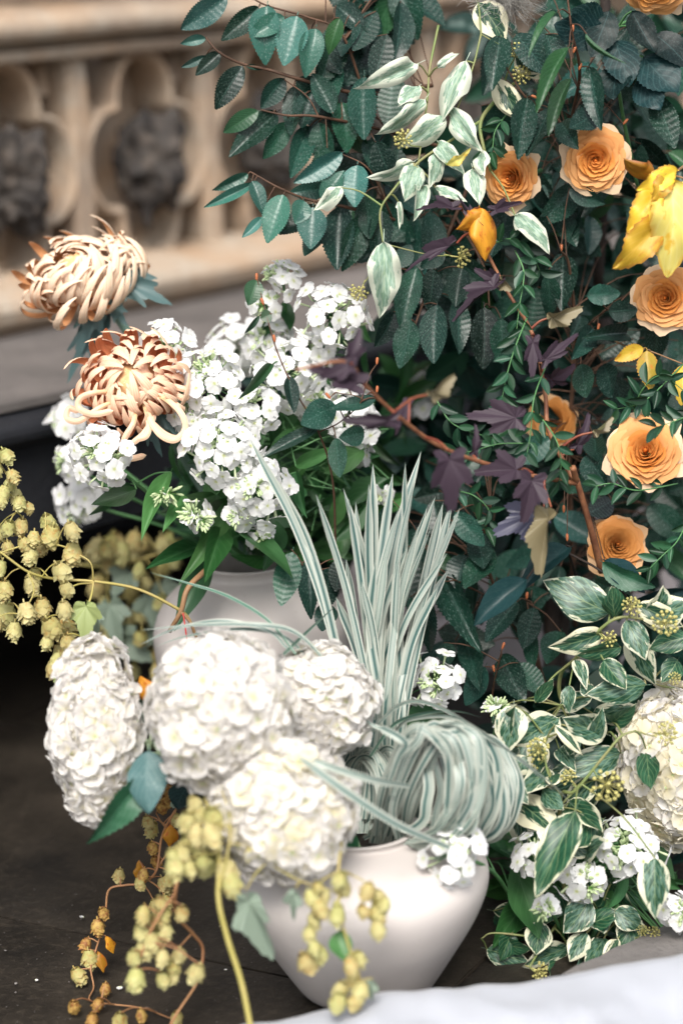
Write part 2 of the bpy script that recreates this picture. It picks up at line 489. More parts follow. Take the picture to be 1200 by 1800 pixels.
# ceramic, stone, cloth
def ceramic(name, c, c2):
    t = NT(name); co = t.obj()
    n1 = t.noise(14.0, 4, co); n2 = t.noise(160.0, 3, co)
    col = t.mix(t.math('MULTIPLY', t.ramp(n1, .4, .7), .5), c, c2)
    col = t.mix(t.math('MULTIPLY', t.ramp(n2, .66, .74), .35), col, (.42, .37, .33))
    hz = t.math('ADD', t.math('MULTIPLY', n1, .6), t.math('MULTIPLY', n2, .08))
    t.bump(hz, .25, .004)
    t.b.inputs['Coat Weight'].default_value = .12
    t.b.inputs['Coat Roughness'].default_value = .3
    v_ = t.add('ShaderNodeTexNoise'); v_.inputs['Scale'].default_value = 4.0; v_.inputs['Detail'].default_value = 6
    sc = t.add('ShaderNodeVectorMath', operation='MULTIPLY'); t.link(co, sc.inputs[0]); sc.inputs[1].default_value = (3.0, 3.0, .8); t.link(sc.outputs[0], v_.inputs['Vector'])
    col = t.mix(t.math('MULTIPLY', t.ramp(v_.outputs[0], .46, .7), .45), col, (.46, .41, .38))
    return t.done(col, t.math('ADD', t.math('MULTIPLY', n1, .2), .42), .45)
M['ceramic'] = ceramic('glazed_ceramic', (.56, .52, .495), (.51, .47, .447))
def stone(name, ca, cb, cc, s1=5.0, s2=38.0, rough=.85, bd=.004, soot=None):
    t = NT(name); co = t.obj()
    n1 = t.noise(s1, 4, co, .6); n2 = t.noise(s2, 4, co, .65)
    col = t.mix(t.ramp(n1, .35, .65), ca, cb)
    col = t.mix(t.math('MULTIPLY', t.ramp(n2, .5, .75), .6), col, cc)
    if soot: col = t.mix(t.math('MULTIPLY', t.ramp(t.noise(3.1, 5, t.shifted(), .7), .5, .68), .8), col, soot)
    t.bump(n2, .5, bd)
    return t.done(col, rough, .3)
M['buff'] = stone('buff_sandstone', (.40, .275, .18), (.39, .33, .265), (.26, .185, .125), 11.0, 60.0, soot=(.22, .175, .14))
M['buff_grey'] = stone('grey_weathered_sandstone', (.105, .095, .09), (.145, .13, .122), (.07, .064, .06), 8.0, 60.0, soot=(.2, .18, .17))
M['soot'] = stone('sooty_carved_stone', (.022, .020, .020), (.06, .052, .046), (.19, .15, .12), 16.0, 40.0, bd=.006)
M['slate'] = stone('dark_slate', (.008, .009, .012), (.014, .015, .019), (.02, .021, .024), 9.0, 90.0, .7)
M['grey_stone'] = stone('grey_stone', (.28, .255, .262), (.32, .295, .3), (.23, .21, .215), 5.0, 90.0, bd=.002)
M['paving'] = stone('dark_paving_stone', (.010, .008, .006), (.036, .029, .022), (.058, .047, .035), 6.0, 110.0, .55, .003, soot=(.007, .0065, .006))
M['joint'] = stone('dirt_joint', (.012, .010, .008), (.02, .016, .013), (.03, .025, .02), 30.0, 120.0)
M['rough_stone'] = stone('rough_grey_stone', (.16, .148, .142), (.21, .195, .185), (.11, .10, .096), 12.0, 120.0, bd=.006)
def fabric(name, c):
    t = NT(name); co = t.obj()
    w1 = t.add('ShaderNodeTexWave'); w1.inputs['Scale'].default_value = 500; t.link(co, w1.inputs[0])
    w2 = t.add('ShaderNodeTexWave', bands_direction='Y'); w2.inputs['Scale'].default_value = 500; t.link(co, w2.inputs[0])
    t.bump(t.math('ADD', w1.outputs['Fac'], w2.outputs['Fac']), .15, .0006)
    col = t.mix(t.ramp(t.noise(6.0, 3, co), .4, .7), c, tuple(x * .96 for x in c))
    t.b.inputs['Sheen Weight'].default_value = .2
    return t.done(col, .85, .2, .08)
M['cloth'] = fabric('white_cotton', (.42, .437, .48))

# ------------------------------------------------------------------ the setting: carved wall, steps, floor
def project(p):
    q = p - CAM; d = q.dot(FWD)
    return 600 + q.dot(RGT) / d / K, 900 - q.dot(UPV) / d / K, d

WA = R(46)
W_DIR = V((math.cos(WA), math.sin(WA), 0)); W_OUT = V((math.sin(WA), -math.cos(WA), 0))
W0 = P(30, 300, 2.95); W0.z = 0

def wall_pt(s, o, z): return W0 + W_DIR * s + W_OUT * o + V((0, 0, z))
def wall_z(x, y, o):
    r = FWD + RGT * ((x - 600) * K) + UPV * ((900 - y) * K)
    t = (o - (CAM - W0).dot(W_OUT)) / r.dot(W_OUT)
    return (CAM + r * t).z
def ZW(y, o): return wall_z(60, y, o)

def profile_mesh(name, prof, mat, s0=-1.0, s1=3.0, n=40, wob=.0012):
    mb = MB()
    L = len(prof)
    for k in range(n + 1):
        s = s0 + (s1 - s0) * k / n
        for j, (o, z) in enumerate(prof):
            p = wall_pt(s, o, z)
            q = noise.noise_vector(p * 9.0) * wob * 2
            mb.v.append(p + W_OUT * q.x + V((0, 0, q.y))); mb.uv.append((k / n, j / L))
    for k in range(n):
        for j in range(L - 1):
            a = k * L + j
            mb.f.append((a, a + L, a + L + 1, a + 1)); mb.mi.append(0)
    return mb.mesh(name, mat, smooth=False)

def arc(o, z, r, a0, a1, n=6):
    return [(o + r * math.cos(R(a0 + (a1 - a0) * k / n)), z + r * math.sin(R(a0 + (a1 - a0) * k / n))) for k in range(n + 1)]

wall = thing('carved_stone_wall', 'weathered buff sandstone wall carved with quatrefoils and sooty lion heads, blurred behind the flowers', 'wall', wall_pt(0, 0, 0))
ZT, ZB = ZW(106, 0), ZW(478, 0)
zc0, zc1 = ZW(72, .045), ZW(24, .045)
part('cornice', profile_mesh('cornice', [(-.06, ZT + .006), (.016, ZT), (.020, ZT + .004), (.020, ZT + .014), (.004, ZT + .018), (.004, zc0 - .002), (.036, zc0)] +
     arc(.032, (zc0 + zc1) / 2, (zc1 - zc0) / 2, -70, 70) + [(.020, zc1 + .001), (-.02, zc1 + .012), (-.02, zc1 + .05), (.03, zc1 + .07), (.03, zc1 + .5), (-.1, zc1 + .5)], M['buff']), wall)
part('sill', profile_mesh('sill', [(-.10, ZB + .002), (.0, ZB), (.045, ZW(512, .045)), (.058, ZW(524, .058)), (.062, ZW(540, .062)), (.056, ZW(560, .056)), (.036, ZW(574, .036)),
     (.028, ZW(590, .028)), (.0, ZW(597, .0)), (-.02, ZW(612, -.02)), (-.06, ZW(612, -.02))], M['buff']), wall)
zs = ZW(612, -.02)
part('weathering_course', profile_mesh('weathering_course', [(-.03, zs + .002), (.02, ZW(620, .02)), (.20, ZW(660, .20)), (.430, ZW(700, .430)), (.430, ZW(714, .43)), (.02, ZW(716, .43))], M['buff_grey']), wall)
part('back_panel', profile_mesh('back_panel', [(-.085, ZB - .02), (-.085, ZT + .03)], M['buff']), wall)
CELL = .237
HC = (ZT - ZB)
zmid = ZB + HC * .47

def quat_r(th, c=.0535, a=.0465):
    d = (th + PI / 4) % (PI / 2) - PI / 4
    return c * math.cos(d) + math.sqrt(max(0, a * a - (c * math.sin(d)) ** 2))

def tracery_mesh():
    mb = MB(); N = 96
    prof = [(0.0, -.088), (0.0, -.016), (.004, -.006), (.008, -.004), (.012, -.010), (.014, -.088)]
    for i in range(N):
        th = 2 * PI * i / N
        r = quat_r(th)
        for dr, o in prof:
            rr = r + dr
            mb.v.append(W_DIR * (rr * math.cos(th)) + W_OUT * o + V((0, 0, rr * math.sin(th) * 1.36))); mb.uv.append((i / N, dr))
    L = len(prof)
    for i in range(N):
        for j in range(L - 1):
            a = i * L + j; b = ((i + 1) % N) * L + j
            mb.f.append((a, b, b + 1, a + 1)); mb.mi.append(0)
    return mb.mesh('tracery', M['buff'])
def pillar_mesh():
    mb = MB()
    prof = [(-.018, -.088), (-.018, -.012), (-.012, -.002), (.012, -.002), (.018, -.012), (.018, -.088)]
    for z in [ZB - .004 + (HC + .012) * k / 8 for k in range(9)]:
        for s, o in prof:
            q = noise.noise(V((s * 30, o * 30, z * 14))) * .002
            mb.v.append(W_DIR * (s + q) + W_OUT * (o + q) + V((0, 0, z))); mb.uv.append((s, z))
    for k in range(8):
        for j in range(5):
            a = k * 6 + j; mb.f.append((a, a + 1, a + 7, a + 6)); mb.mi.append(0)
    return mb.mesh('pillar', M['buff'], smooth=False)
def spandrel_mesh():
    mb = MB()     # raised leaf-like corner piece
    mb.sheet(4, 4, lambda u, v: W_DIR * (u * .016 * (1 - v)) + W_OUT * (-.03 - .02 * u * u) + V((0, 0, v * .05)))
    return mb.mesh('spandrel', M['buff'])
def lion_mesh(seed):
    mb = MB()
    rr = random.Random(seed)
    bumps = [((0, .55, .35), .30, .55), ((0, .95, -.2), .34, .42), ((.3, .8, .12), -.22, .22), ((-.3, .8, .12), -.22, .22), ((0, .9, -.55), -.22, .2),
             ((0, .85, -.8), .22, .3), ((.55, .3, .6), .35, .28), ((-.55, .3, .6), .35, .28), ((.28, .85, .38), .18, .2), ((-.28, .85, .38), .18, .2)]
    bumps += [((rr.uniform(-1, 1), rr.uniform(-.1, .6), rr.uniform(-1, 1)), rr.uniform(-.45, .45), .17) for _ in range(44)]
    bumps = [(V(c).normalized(), a, w) for c, a, w in bumps]
    def f(q):
        k = 1.0
        for c, a, w in bumps:
            k += a * math.exp(-((q - c).length / w) ** 2)
        return k + .3 * noise.noise(q * 5.0 + V((seed * 3.1, 0, 0)))
    Mx = Matrix((W_DIR, W_OUT, V((0, 0, 1)))).transposed()
    mb.ball(V((0, 0, 0)), .039, .050, .060, 56, 40, Mx, fn=f)
    return mb.mesh('lion_head', M['soot'])
tm, pm_, sp_ = tracery_mesh(), pillar_mesh(), spandrel_mesh()
for k in range(-1, 7):
    s = k * CELL
    part('tracery', tm, wall, Matrix.Translation(wall_pt(s, 0, zmid)))
    part('pillar', pm_, wall, Matrix.Translation(wall_pt(s + CELL / 2, 0, 0)))
    part('lion_head', lion_mesh(k + 5), wall, Matrix.Translation(wall_pt(s - .006, -.005, zmid - .008)), 'soot-blackened carved lion head boss')
    for sx in (-1, 1):
        part('spandrel', sp_, wall, Matrix.Translation(wall_pt(s + sx * .085, 0, ZT - .05)))
# dark slate step under the wall, overhanging a dark recess
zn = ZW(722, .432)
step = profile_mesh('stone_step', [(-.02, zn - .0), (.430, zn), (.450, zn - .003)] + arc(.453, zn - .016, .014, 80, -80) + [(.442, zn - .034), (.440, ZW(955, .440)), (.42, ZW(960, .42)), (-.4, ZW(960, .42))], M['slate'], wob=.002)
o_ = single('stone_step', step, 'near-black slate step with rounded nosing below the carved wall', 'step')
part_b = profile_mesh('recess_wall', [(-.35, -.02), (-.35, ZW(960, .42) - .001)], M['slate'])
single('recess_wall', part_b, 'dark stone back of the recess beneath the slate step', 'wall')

# floor: slabs with recessed joints
floor = single('floor', mesh('floor', [(-30, -30, -.012), (30, -30, -.012), (30, 30, -.012), (-30, 30, -.012)], [(0, 1, 2, 3)], M['joint']), kind='structure')
fa, fb = on_floor(0, 1602), on_floor(430, 1692)
e1 = (fb - fa).normalized(); e2 = V((0, 0, 1)).cross(e1)
def slab_mesh(sx, sy, seed):
    mb = MB(); nx, ny = 18, 12
    def f(u, v):
        x = (u * .5 + .5) * sx; y = v * sy
        ed = min(x, sx - x, y, sy - y)
        z = .0016 * noise.noise(V((x * 14, y * 14, seed))) + .0008 * noise.noise(V((x * 50, y * 50, seed)))
        if ed < .002: z -= .004
        return (x, y, z)
    mb.sheet(nx, ny, f)
    b = len(mb.v)
    for (x, y) in ((0, 0), (sx, 0), (sx, sy), (0, sy)):
        mb.v += [V((x, y, -.004)), V((x, y, -.02))]; mb.uv += [(0, 0), (0, 0)]
    for i in range(4):
        a = b + 2 * i; c = b + 2 * ((i + 1) % 4)
        mb.f.append((a, a + 1, c + 1, c)); mb.mi.append(0)
    return mb.mesh('paving_slab', M['paving'])
for r_ in range(-5, 5):
    for c_ in range(-3, 4):
        sx, sy = .9, .46
        off = fa + e1 * (c_ * sx - .42 + (.08 if r_ % 2 else 0)) + e2 * (r_ * sy)
        g = .004
        Ms = basis(e1, e2, V((0, 0, 1)), off + V((0, 0, rnd(-.0015, .0015))))
        o = bpy.data.objects.new('paving_slab', slab_mesh(sx - g, sy - g, r_ * 7 + c_))
        COL.objects.link(o); o.parent = floor; o.matrix_basis = Ms
# specks and fallen crumbs on the floor
mb = MB()
for k in range(130):
    x, y = rnd(0, 470), rnd(1560, 1800)
    p = on_floor(x, y, .003); s = rnd(.0003, .0007) if k > 5 else rnd(.001, .002)
    mb.ball(p, s, s * rnd(.6, 1.3), s * .6, 5, 3)
pm2 = MB(); pm2.sheet(4, 6, lambda u, v: (u * .45 * math.sqrt(max(0, 1 - (2 * v - 1) ** 2)), v, .12 * (v - .4) ** 2 + .1 * u * u))
petal_me = pm2.mesh('fallen_petal', M['phlox_white'])
for (x, y, s_, lab_) in ((212, 1734, 12, 'largest white fallen petal on the paving, right of the dried hop vine'), (148, 1612, 9, 'white fallen petal lying near the paving joint at left'), (396, 1706, 7, 'tiny white fallen petal on the paving close to the thick green hop stem'), (62, 1722, 7, 'lone tiny white petal at the far left of the paving')):
    a_ = rnd(0, 6.28)
    single('fallen_petal', petal_me, lab_, 'petal', 'petals fallen on the paving', M=Matrix.Translation(on_floor(x, y, .003)) @ Matrix.Rotation(a_, 4, 'Z') @ Matrix.Rotation(rnd(-.3, .3), 4, 'X') @ Matrix.Scale(s_ * K * 2.05, 4))
single('floor_crumbs', mb.mesh('floor_crumbs', M['rough_stone']), 'pale crumbs and grit scattered on the dark paving', 'grit', kind='stuff')

# grey stone plinth half hidden behind the foliage
c = P(905, 1050, 2.85)
def plinth():
    mb = MB()
    zt = P(905, 880, 2.85).z; zmld = P(905, 1128, 2.78).z
    Mx = Matrix.Translation(V((c.x, c.y + .09, 0)))
    mb.box(Mx @ Matrix.Translation((0, .02, (zt + zmld) / 2)), .42, .15, zt - zmld)
    mb.box(Mx @ Matrix.Translation((0, 0, zmld / 2)), .46, .20, zmld - .0)
    return mb.mesh('stone_plinth', M['grey_stone'], smooth=False)
pl = single('stone_plinth', plinth(), 'plain pale grey stone plinth glimpsed through gaps in the foliage', 'plinth')
bv = pl.modifiers.new('bevel', 'BEVEL'); bv.width = .008; bv.segments = 3

# ------------------------------------------------------------------ vases, cloth, stone
def lathe(name, prof, mat, n=96):
    mb = MB()
    for j, (r, z) in enumerate(prof):
        for i in range(n):
            a = 2 * PI * i / n
            w = 1 + .006 * math.sin(a * 2 + .7) + .004 * noise.noise(V((math.cos(a) * 2, math.sin(a) * 2, z * 12)))
            mb.v.append(V((r * w * math.cos(a), r * w * math.sin(a), z))); mb.uv.append((i / n, z))
    for j in range(len(prof) - 1):
        for i in range(n):
            a = j * n + i; b = j * n + (i + 1) % n
            mb.f.append((a, b, b + n, a + n)); mb.mi.append(0)
    return mb.mesh(name, mat)
def smooth_prof(pts, n=6):
    return [(p.x, p.y) for p in crom([V((r, z, 0)) for r, z in pts], n)]
def height_to(c, y):
    h = .1
    for _ in range(30):
        h += (project(c + V((0, 0, h)))[1] - y) * .0005
    return h
VA = on_floor(645, 1738)
hA = height_to(VA, 1452)
pA = smooth_prof([(.0, .004), (.045, .003), (.053, .006), (.060, .05 * hA), (.082, .27 * hA), (.101, .48 * hA), (.1115, .66 * hA), (.109, .78 * hA), (.094, .87 * hA), (.066, .93 * hA), (.050, .955 * hA)], 5)
pA += [(.0485, .966 * hA), (.049, .985 * hA), (.0515, .992 * hA), (.0525, .997 * hA), (.051, 1.002 * hA), (.047, .998 * hA), (.044, .97 * hA), (.052, .90 * hA), (.09, .78 * hA), (.09, .5 * hA), (.05, .05 * hA), (0, .05 * hA)]
single('ceramic_vase', lathe('ceramic_vase', pA, M['ceramic']), 'front off-white glazed vase with tapering foot, under the hydrangeas and striped grass', 'vase', 'off-white vases', M=Matrix.Translation(VA))
VB = on_floor(462, 1478)
hB = height_to(VB, 985)
pB = smooth_prof([(.0, .004), (.05, .003), (.057, .006), (.062, .02), (.078, .3 * hB), (.093, .55 * hB), (.0995, .72 * hB), (.097, .80 * hB), (.084, .88 * hB), (.062, .935 * hB), (.047, .958 * hB)], 5)
pB += [(.0455, .966 * hB), (.046, .985 * hB), (.0485, .992 * hB), (.0495, .997 * hB), (.048, 1.002 * hB), (.044, .998 * hB), (.041, .97 * hB), (.05, .90 * hB), (.085, .78 * hB), (.085, .5 * hB), (.05, .05 * hB), (0, .05 * hB)]
single('ceramic_vase', lathe('ceramic_vase', pB, M['ceramic']), 'taller off-white vase standing behind the white hydrangeas, holding the phlox', 'vase', 'off-white vases', M=Matrix.Translation(VB))
MOUTH_A = VA + V((0, 0, hA)); MOUTH_B = VB + V((0, 0, hB))

def cloth():
    mb = MB()
    ridge = [P(x, y, d) for x, y, d in ((330, 1850, 1.86), (440, 1800, 1.86), (560, 1778, 1.86), (700, 1752, 1.86), (860, 1730, 1.87), (1000, 1709, 1.88), (1110, 1692, 1.89), (1210, 1676, 1.9), (1330, 1655, 1.92), (1480, 1640, 1.95))]
    cv = crom(ridge, 16); n = len(cv) - 1
    back = V((0.15, 1, 0)).normalized()
    def f(u, v):
        p = cv[min(n, int(round((u * .5 + .5) * n)))]
        p = p + V((0, .012 * noise.noise(V((p.x * 13, 1.7, 0))), .006 * noise.noise(V((p.x * 11, 0, 0))) + .003 * noise.noise(V((p.x * 35, 0, 0)))))
        if v < .3:                                     # falls behind the ridge to the floor
            t = 1 - v / .3
            q = p + back * (.012 * t + .03 * t * t)
            return V((q.x, q.y, max(.004, p.z * (1 - t ** 1.6) - .001)))
        t = (v - .3) / .7                              # runs towards the viewer, sagging in folds
        q = p - back * (t * .62)
        z = p.z - .02 * t - .16 * t * t
        wr = .022 * noise.noise(V((q.x * 8 + q.y * 6, q.y * 5, .3))) - .022 * abs(noise.noise(V((q.x * 13 + q.y * 12, q.y * 7 - q.x * 3, 2.0)))) + .008 * noise.noise(V((q.x * 40, q.y * 25, 4.0)))
        ax = (q.x - .30) * .8 + (q.y - 1.76) * .55
        fold = -.016 * math.exp(-(ax / .011) ** 2) + .007 * math.exp(-((ax - .022) / .016) ** 2)
        ax2 = (q.x + .02) * .75 + (q.y - 1.75) * .6
        fold += -.006 * math.exp(-(ax2 / .009) ** 2) + .004 * math.exp(-((ax2 - .02) / .014) ** 2)
        ed = min(1, t * 6)
        return V((q.x, q.y, max(.004, z + (wr + fold) * ed + .006 * math.sin(min(t * 14, PI)))))
    mb.sheet(n, 90, f)
    return mb.mesh('white_cloth', M['cloth'])
cl = single('white_cloth', cloth(), 'white cotton cloth bunched across the foreground in front of the vase foot', 'cloth')
md = cl.modifiers.new('thick', 'SOLIDIFY'); md.thickness = .0012; md.offset = -1

def rough_slab():
    mb = MB()
    a, b_, cc, dd = P(985, 1712, 1.95), P(1240, 1720, 1.93), P(1250, 1600, 2.10), P(1165, 1628, 2.08)
    top = [a, b_, cc, dd]
    def f(u, v):
        uu = u * .5 + .5
        p = a.lerp(b_, uu).lerp(dd.lerp(cc, uu), v)
        return p + V((0, 0, .0025 * noise.noise(p * 45)))
    mb.sheet(14, 14, f)
    n = len(mb.v)
    for i, p in enumerate(top):
        mb.v += [p + V((0, 0, -.001)), V((p.x, p.y, .002))]; mb.uv += [(0, 0), (0, 0)]
    for i in range(4):
        q = n + 2 * i; w = n + 2 * ((i + 1) % 4)
        mb.f.append((q, q + 1, w + 1, w)); mb.mi.append(0)
    return mb.mesh('rough_stone_block', M['rough_stone'])
single('rough_stone_block', rough_slab(), 'sloping rough grey stone corner between the white cloth and the ivy', 'stone')

# ------------------------------------------------------------------ leaf, petal and flower meshes (shared by their copies)
def leaf_mesh(name, mat, shape=1.0, tipp=.0, nv=20, nu=6, teeth=0, tooth=.03, pleat=0.0, npl=10, slant=.36, droop=.0, fold=.15, twist=0.0, wave=0.0, seed=0, petiole=.08, sidecurl=0.0):
    mb = MB()
    rs = random.Random(seed * 13 + 5)
    p1, p2 = rs.uniform(0, 6), rs.uniform(0, 6)
    bend = rs.uniform(-.05, .05)
    def w(v):
        a = math.sin(PI * min(1, max(0, v)) ** shape)
        a = max(a, 0) ** .72
        if tipp: a *= 1 - tipp * max(0, (v - .6) / .4) ** 1.2
        return .5 * a
    def f(u, v):
        ww = w(v)
        x = u * ww; y = v
        au = abs(u)
        if teeth and au > .99 and 0 < v < 1:
            saw = (v * teeth) % 1.0
            x *= 1 + tooth * (2 * saw - 1) * 1.6
            y += tooth * .35 * saw
        y += (-au * ww * .0)
        z = -fold * .0 + fold * au * ww                       # folded up along the midrib
        z -= sidecurl * (au ** 2.5) * ww
        if pleat: z += pleat * math.sin(2 * PI * npl * (v - slant * au * .9)) * min(1, au * 3) * (1 - .5 * au)
        z -= droop * (v - .15) ** 2 if v > .15 else 0
        z += wave * math.sin(v * 9 + p1 + u * 1.2) * au + wave * .5 * math.sin(v * 17 + p2) * u
        x += bend * math.sin(PI * v)
        if twist:
            a = twist * v; x, z = x * math.cos(a) - (z) * math.sin(a) * .6, z + x * math.sin(a)
        return (x, y, z)
    mb.sheet(nu, nv, f)
    if petiole:
        mb.sheet(2, 3, lambda u, v: (u * .012, -petiole + petiole * 1.1 * v, -.004 + .006 * abs(u) - .03 * (1 - v) ** 2 * .5))
    return mb.mesh(name, mat)

def lobed_mesh(name, mat, lobes=((0, 1.0, .5), (.9, .80, .42), (-.9, .80, .42), (1.9, .5, .5), (-1.9, .5, .5)), teeth=44, tooth=.14, cup=.15, droop=.2, wave=.05, seed=0, base=.16, floor=.72):
    mb = MB(); N = 110; Rn = 6
    ph = seed * 2.3
    def r(th):
        k = floor * max(.25, 1 - .30 * abs(th))
        for a, L, wd in lobes:
            k = max(k, L * math.exp(-(abs(th - a) / wd) ** 1.8 * .75))
        return k * (1 + tooth * (((th + 5) * teeth / 6.28) % 1.0 - .5))
    for i in range(N + 1):
        th = -2.75 + 5.5 * i / N
        for j in range(Rn + 1):
            t = j / Rn; rr = r(th) * t * (1 - base)
            x, y = rr * math.sin(th), base + rr * math.cos(th)
            z = cup * abs(x) - droop * y * y + wave * t * math.sin(th * 4 + ph) + .008 * t * math.sin(th * 13 + ph)
            mb.v.append(V((x, y, z))); mb.uv.append((min(1, max(0, x * .9 + .5)), min(1, max(0, y))))
    w = Rn + 1
    for i in range(N):
        for j in range(Rn):
            a = i * w + j
            mb.f.append((a + w, a, a + 1, a + w + 1) if False else (a, a + 1, a + w + 1, a + w)); mb.mi.append(0)
    return mb.mesh(name, mat)

def variants(fn, n): return [fn(i) for i in range(n)]
rs0 = random.Random(11)
def hb(mat, n, s0):
    return [leaf_mesh('hornbeam_leaf', mat, .86, .1, 40, 8, 20, .07, .0055, 10, .36, rs0.uniform(-.1, .4), rs0.uniform(.05, .3), rs0.uniform(-.3, .3), rs0.uniform(0, .02), s0 + i, .1) for i in range(n)]
L_HB = hb(M['hornbeam'], 7, 0); L_HBP = hb(M['hornbeam_sky_sheen'], 4, 20); L_HBG = hb(M['hornbeam_green'], 4, 40)
L_PH = [leaf_mesh('phlox_leaf', M['phlox_leaf'], .9, .45, 16, 6, 0, 0, 0, 1, .3, rs0.uniform(.0, .7), rs0.uniform(.1, .5), rs0.uniform(-.7, .7), .012, i) for i in range(6)]
L_SM = [leaf_mesh('leaflet', M['small_leaf'], .95, .1, 6, 4, 0, 0, 0, 1, .3, rs0.uniform(-.1, .3), rs0.uniform(.05, .5), 0, 0, i, .1) for i in range(3)]
L_RO = [leaf_mesh('rose_leaf', M['rose_leaf'], .88, .15, 24, 6, 12, .05, .004, 6, .5, rs0.uniform(.0, .4), rs0.uniform(.0, .4), rs0.uniform(-.3, .3), .02, i) for i in range(4)]
L_ROG = [leaf_mesh('rose_leaflet', M['hornbeam'], .88, .15, 24, 6, 14, .05, .003, 6, .5, rs0.uniform(.0, .3), rs0.uniform(.0, .3), rs0.uniform(-.2, .2), .015, 60 + i) for i in range(2)]
L_DK = [leaf_mesh('dark_leaf', M['dark_leaf'], .95, .3, 18, 6, 0, 0, .003, 5, .5, rs0.uniform(.0, .3), rs0.uniform(.1, .5), rs0.uniform(-.3, .3), .02, i) for i in range(3)]
def ivy(mat, n, s0): return [leaf_mesh('ivy_leaf', mat, .82, .35, 18, 8, 0, 0, .002, 5, .5, rs0.uniform(-.1, .5), rs0.uniform(.05, .4), rs0.uniform(-.5, .5), rs0.uniform(.01, .035), s0 + i, .14, rs0.uniform(0, .3)) for i in range(n)]
L_IV, L_IVG, L_IVC = ivy(M['ivy'], 6, 0), ivy(M['ivy_green'], 4, 10), ivy(M['ivy_cream'], 3, 20)
L_IVP = [leaf_mesh('ivy_leaf', M['ivy_pale'], .82, .3, 18, 8, 0, 0, .0, 5, .5, rs0.uniform(.2, .9), rs0.uniform(.1, .6), rs0.uniform(-1.1, 1.1), rs0.uniform(.05, .13), 30 + i, .2, rs0.uniform(-.2, .7)) for i in range(8)]
L_YE = [leaf_mesh('yellow_leaf', M[k], .8, .2, 26, 10, 9, .05, .012, 6, .5, rs0.uniform(.2, .6), rs0.uniform(.1, .4), rs0.uniform(-.5, .5), .075, 50 + i, .05, .12) for i, k in enumerate(('yellow_leaf', 'yellow_pale', 'yellow_pale'))]
L_YH = [leaf_mesh('yellow_leaf', M['yellow_leaf'], .86, .1, 24, 6, 12, .08, .006, 8, .4, .2, .2, .2, .02, 55 + i) for i in range(2)]
L_OR = [leaf_mesh('orange_leaf', M['orange_leaf'], .8, .3, 18, 8, 0, 0, .01, 5, .5, .5, .2, .9, .06, 70 + i, .05, .6) for i in range(2)]
L_HY = leaf_mesh('hydrangea_leaf', M['hyd_leaf'], .85, .35, 30, 8, 15, .06, .006, 7, .5, .35, .25, .3, .02, 80)
L_HYP = leaf_mesh('hydrangea_leaf', M['hyd_leaf_pale'], .8, .1, 24, 8, 0, 0, .006, 6, .5, .3, -.15, -.2, .03, 81)
L_NB = [lobed_mesh('ninebark_leaf', M['ninebark'], cup=rs0.uniform(-.1, .35), droop=rs0.uniform(.1, .7), wave=.05, seed=i) for i in range(5)]
L_NBB = lobed_mesh('ninebark_leaf', M['ninebark_blue'], cup=.4, droop=.3, wave=.12, seed=6)
L_NBO = lobed_mesh('ninebark_leaf', M['ninebark_olive'], ((0, 1.0, .4), (.9, .5, .3), (-.9, .5, .3)), cup=.6, droop=.2, wave=.12, seed=8)
L_MU = [lobed_mesh('chrysanthemum_leaf', M['mum_leaf'], ((0, 1.0, .36), (.6, .8, .26), (-.6, .8, .26), (1.25, .6, .3), (-1.25, .6, .3)), 30, .09, .1, .4, .06, seed=i) for i in range(3)]
L_HO = [lobed_mesh('hop_leaf', M[k], ((0, 1.0, .55), (1.0, .7, .45), (-1.0, .7, .45)), 36, .1, .25, .3, .09, seed=i + 3) for i, k in enumerate(('hop_leaf', 'hop_leaf_dull', 'hop_leaf_dull'))]

def floret(name, mats, npet, wd, cup, ruff, seed, tube=0.0, gap=.0, notch=0.0):
    """round-petalled flower, radius about 1, face +Z"""
    mb = MB(); rs = random.Random(seed)
    for k in range(npet):
        a = 2 * PI * k / npet + rs.uniform(-.12, .12)
        cu = cup * rs.uniform(.4, 1.5); sc = rs.uniform(.9, 1.08); tw = rs.uniform(-.25, .25); p0 = rs.uniform(0, 6)
        def f(u, v):
            q = max(0, (v - .56) / .44)
            w = wd * math.sqrt(max(0, 1 - q ** 2.3)) * (.16 + .84 * min(1, v / .56) ** 1.1)
            y = v * (1 - .10 * u * u * v) - notch * v ** 6 * math.exp(-(u / .25) ** 2)
            x = u * w
            z = cu * (v * v * .5) - .25 * cu * v ** 4 + .10 * cu * u * u + ruff * math.sin(u * 4 + p0 + v * 3) * v + tw * x * .9 + .035 * (k % 2)
            return V((x, y, z)) * sc
        mb.sheet(4, 9, f, Matrix.Rotation(-a, 4, 'Z'))
    if tube:
        mb.tube([V((0, 0, .01)), V((.02, 0, -tube * .5)), V((.05, .02, -tube))], .13, .07, 5, mi=1, cap=False)
    else:
        mb.ball(V((0, 0, .03)), .10, .10, .07, 6, 4, mi=1)
    return mb.mesh(name, mats)
F_HY = [floret('hydrangea_floret', [M['hyd_white'], M['phlox_bud']], 4 + (i % 2), .60, rs0.uniform(.15, .9), .07, i) for i in range(7)]
F_HC = [floret('hydrangea_floret', [M['hyd_cream'], M['phlox_bud']], 4, .62, rs0.uniform(.2, .8), .06, 20 + i) for i in range(5)]
F_PH = [floret('phlox_flower', [M['phlox_white'], M['phlox_tube']], 5, .45, rs0.uniform(-.45, .6), .06, 40 + i, 1.15, notch=.06) for i in range(6)]

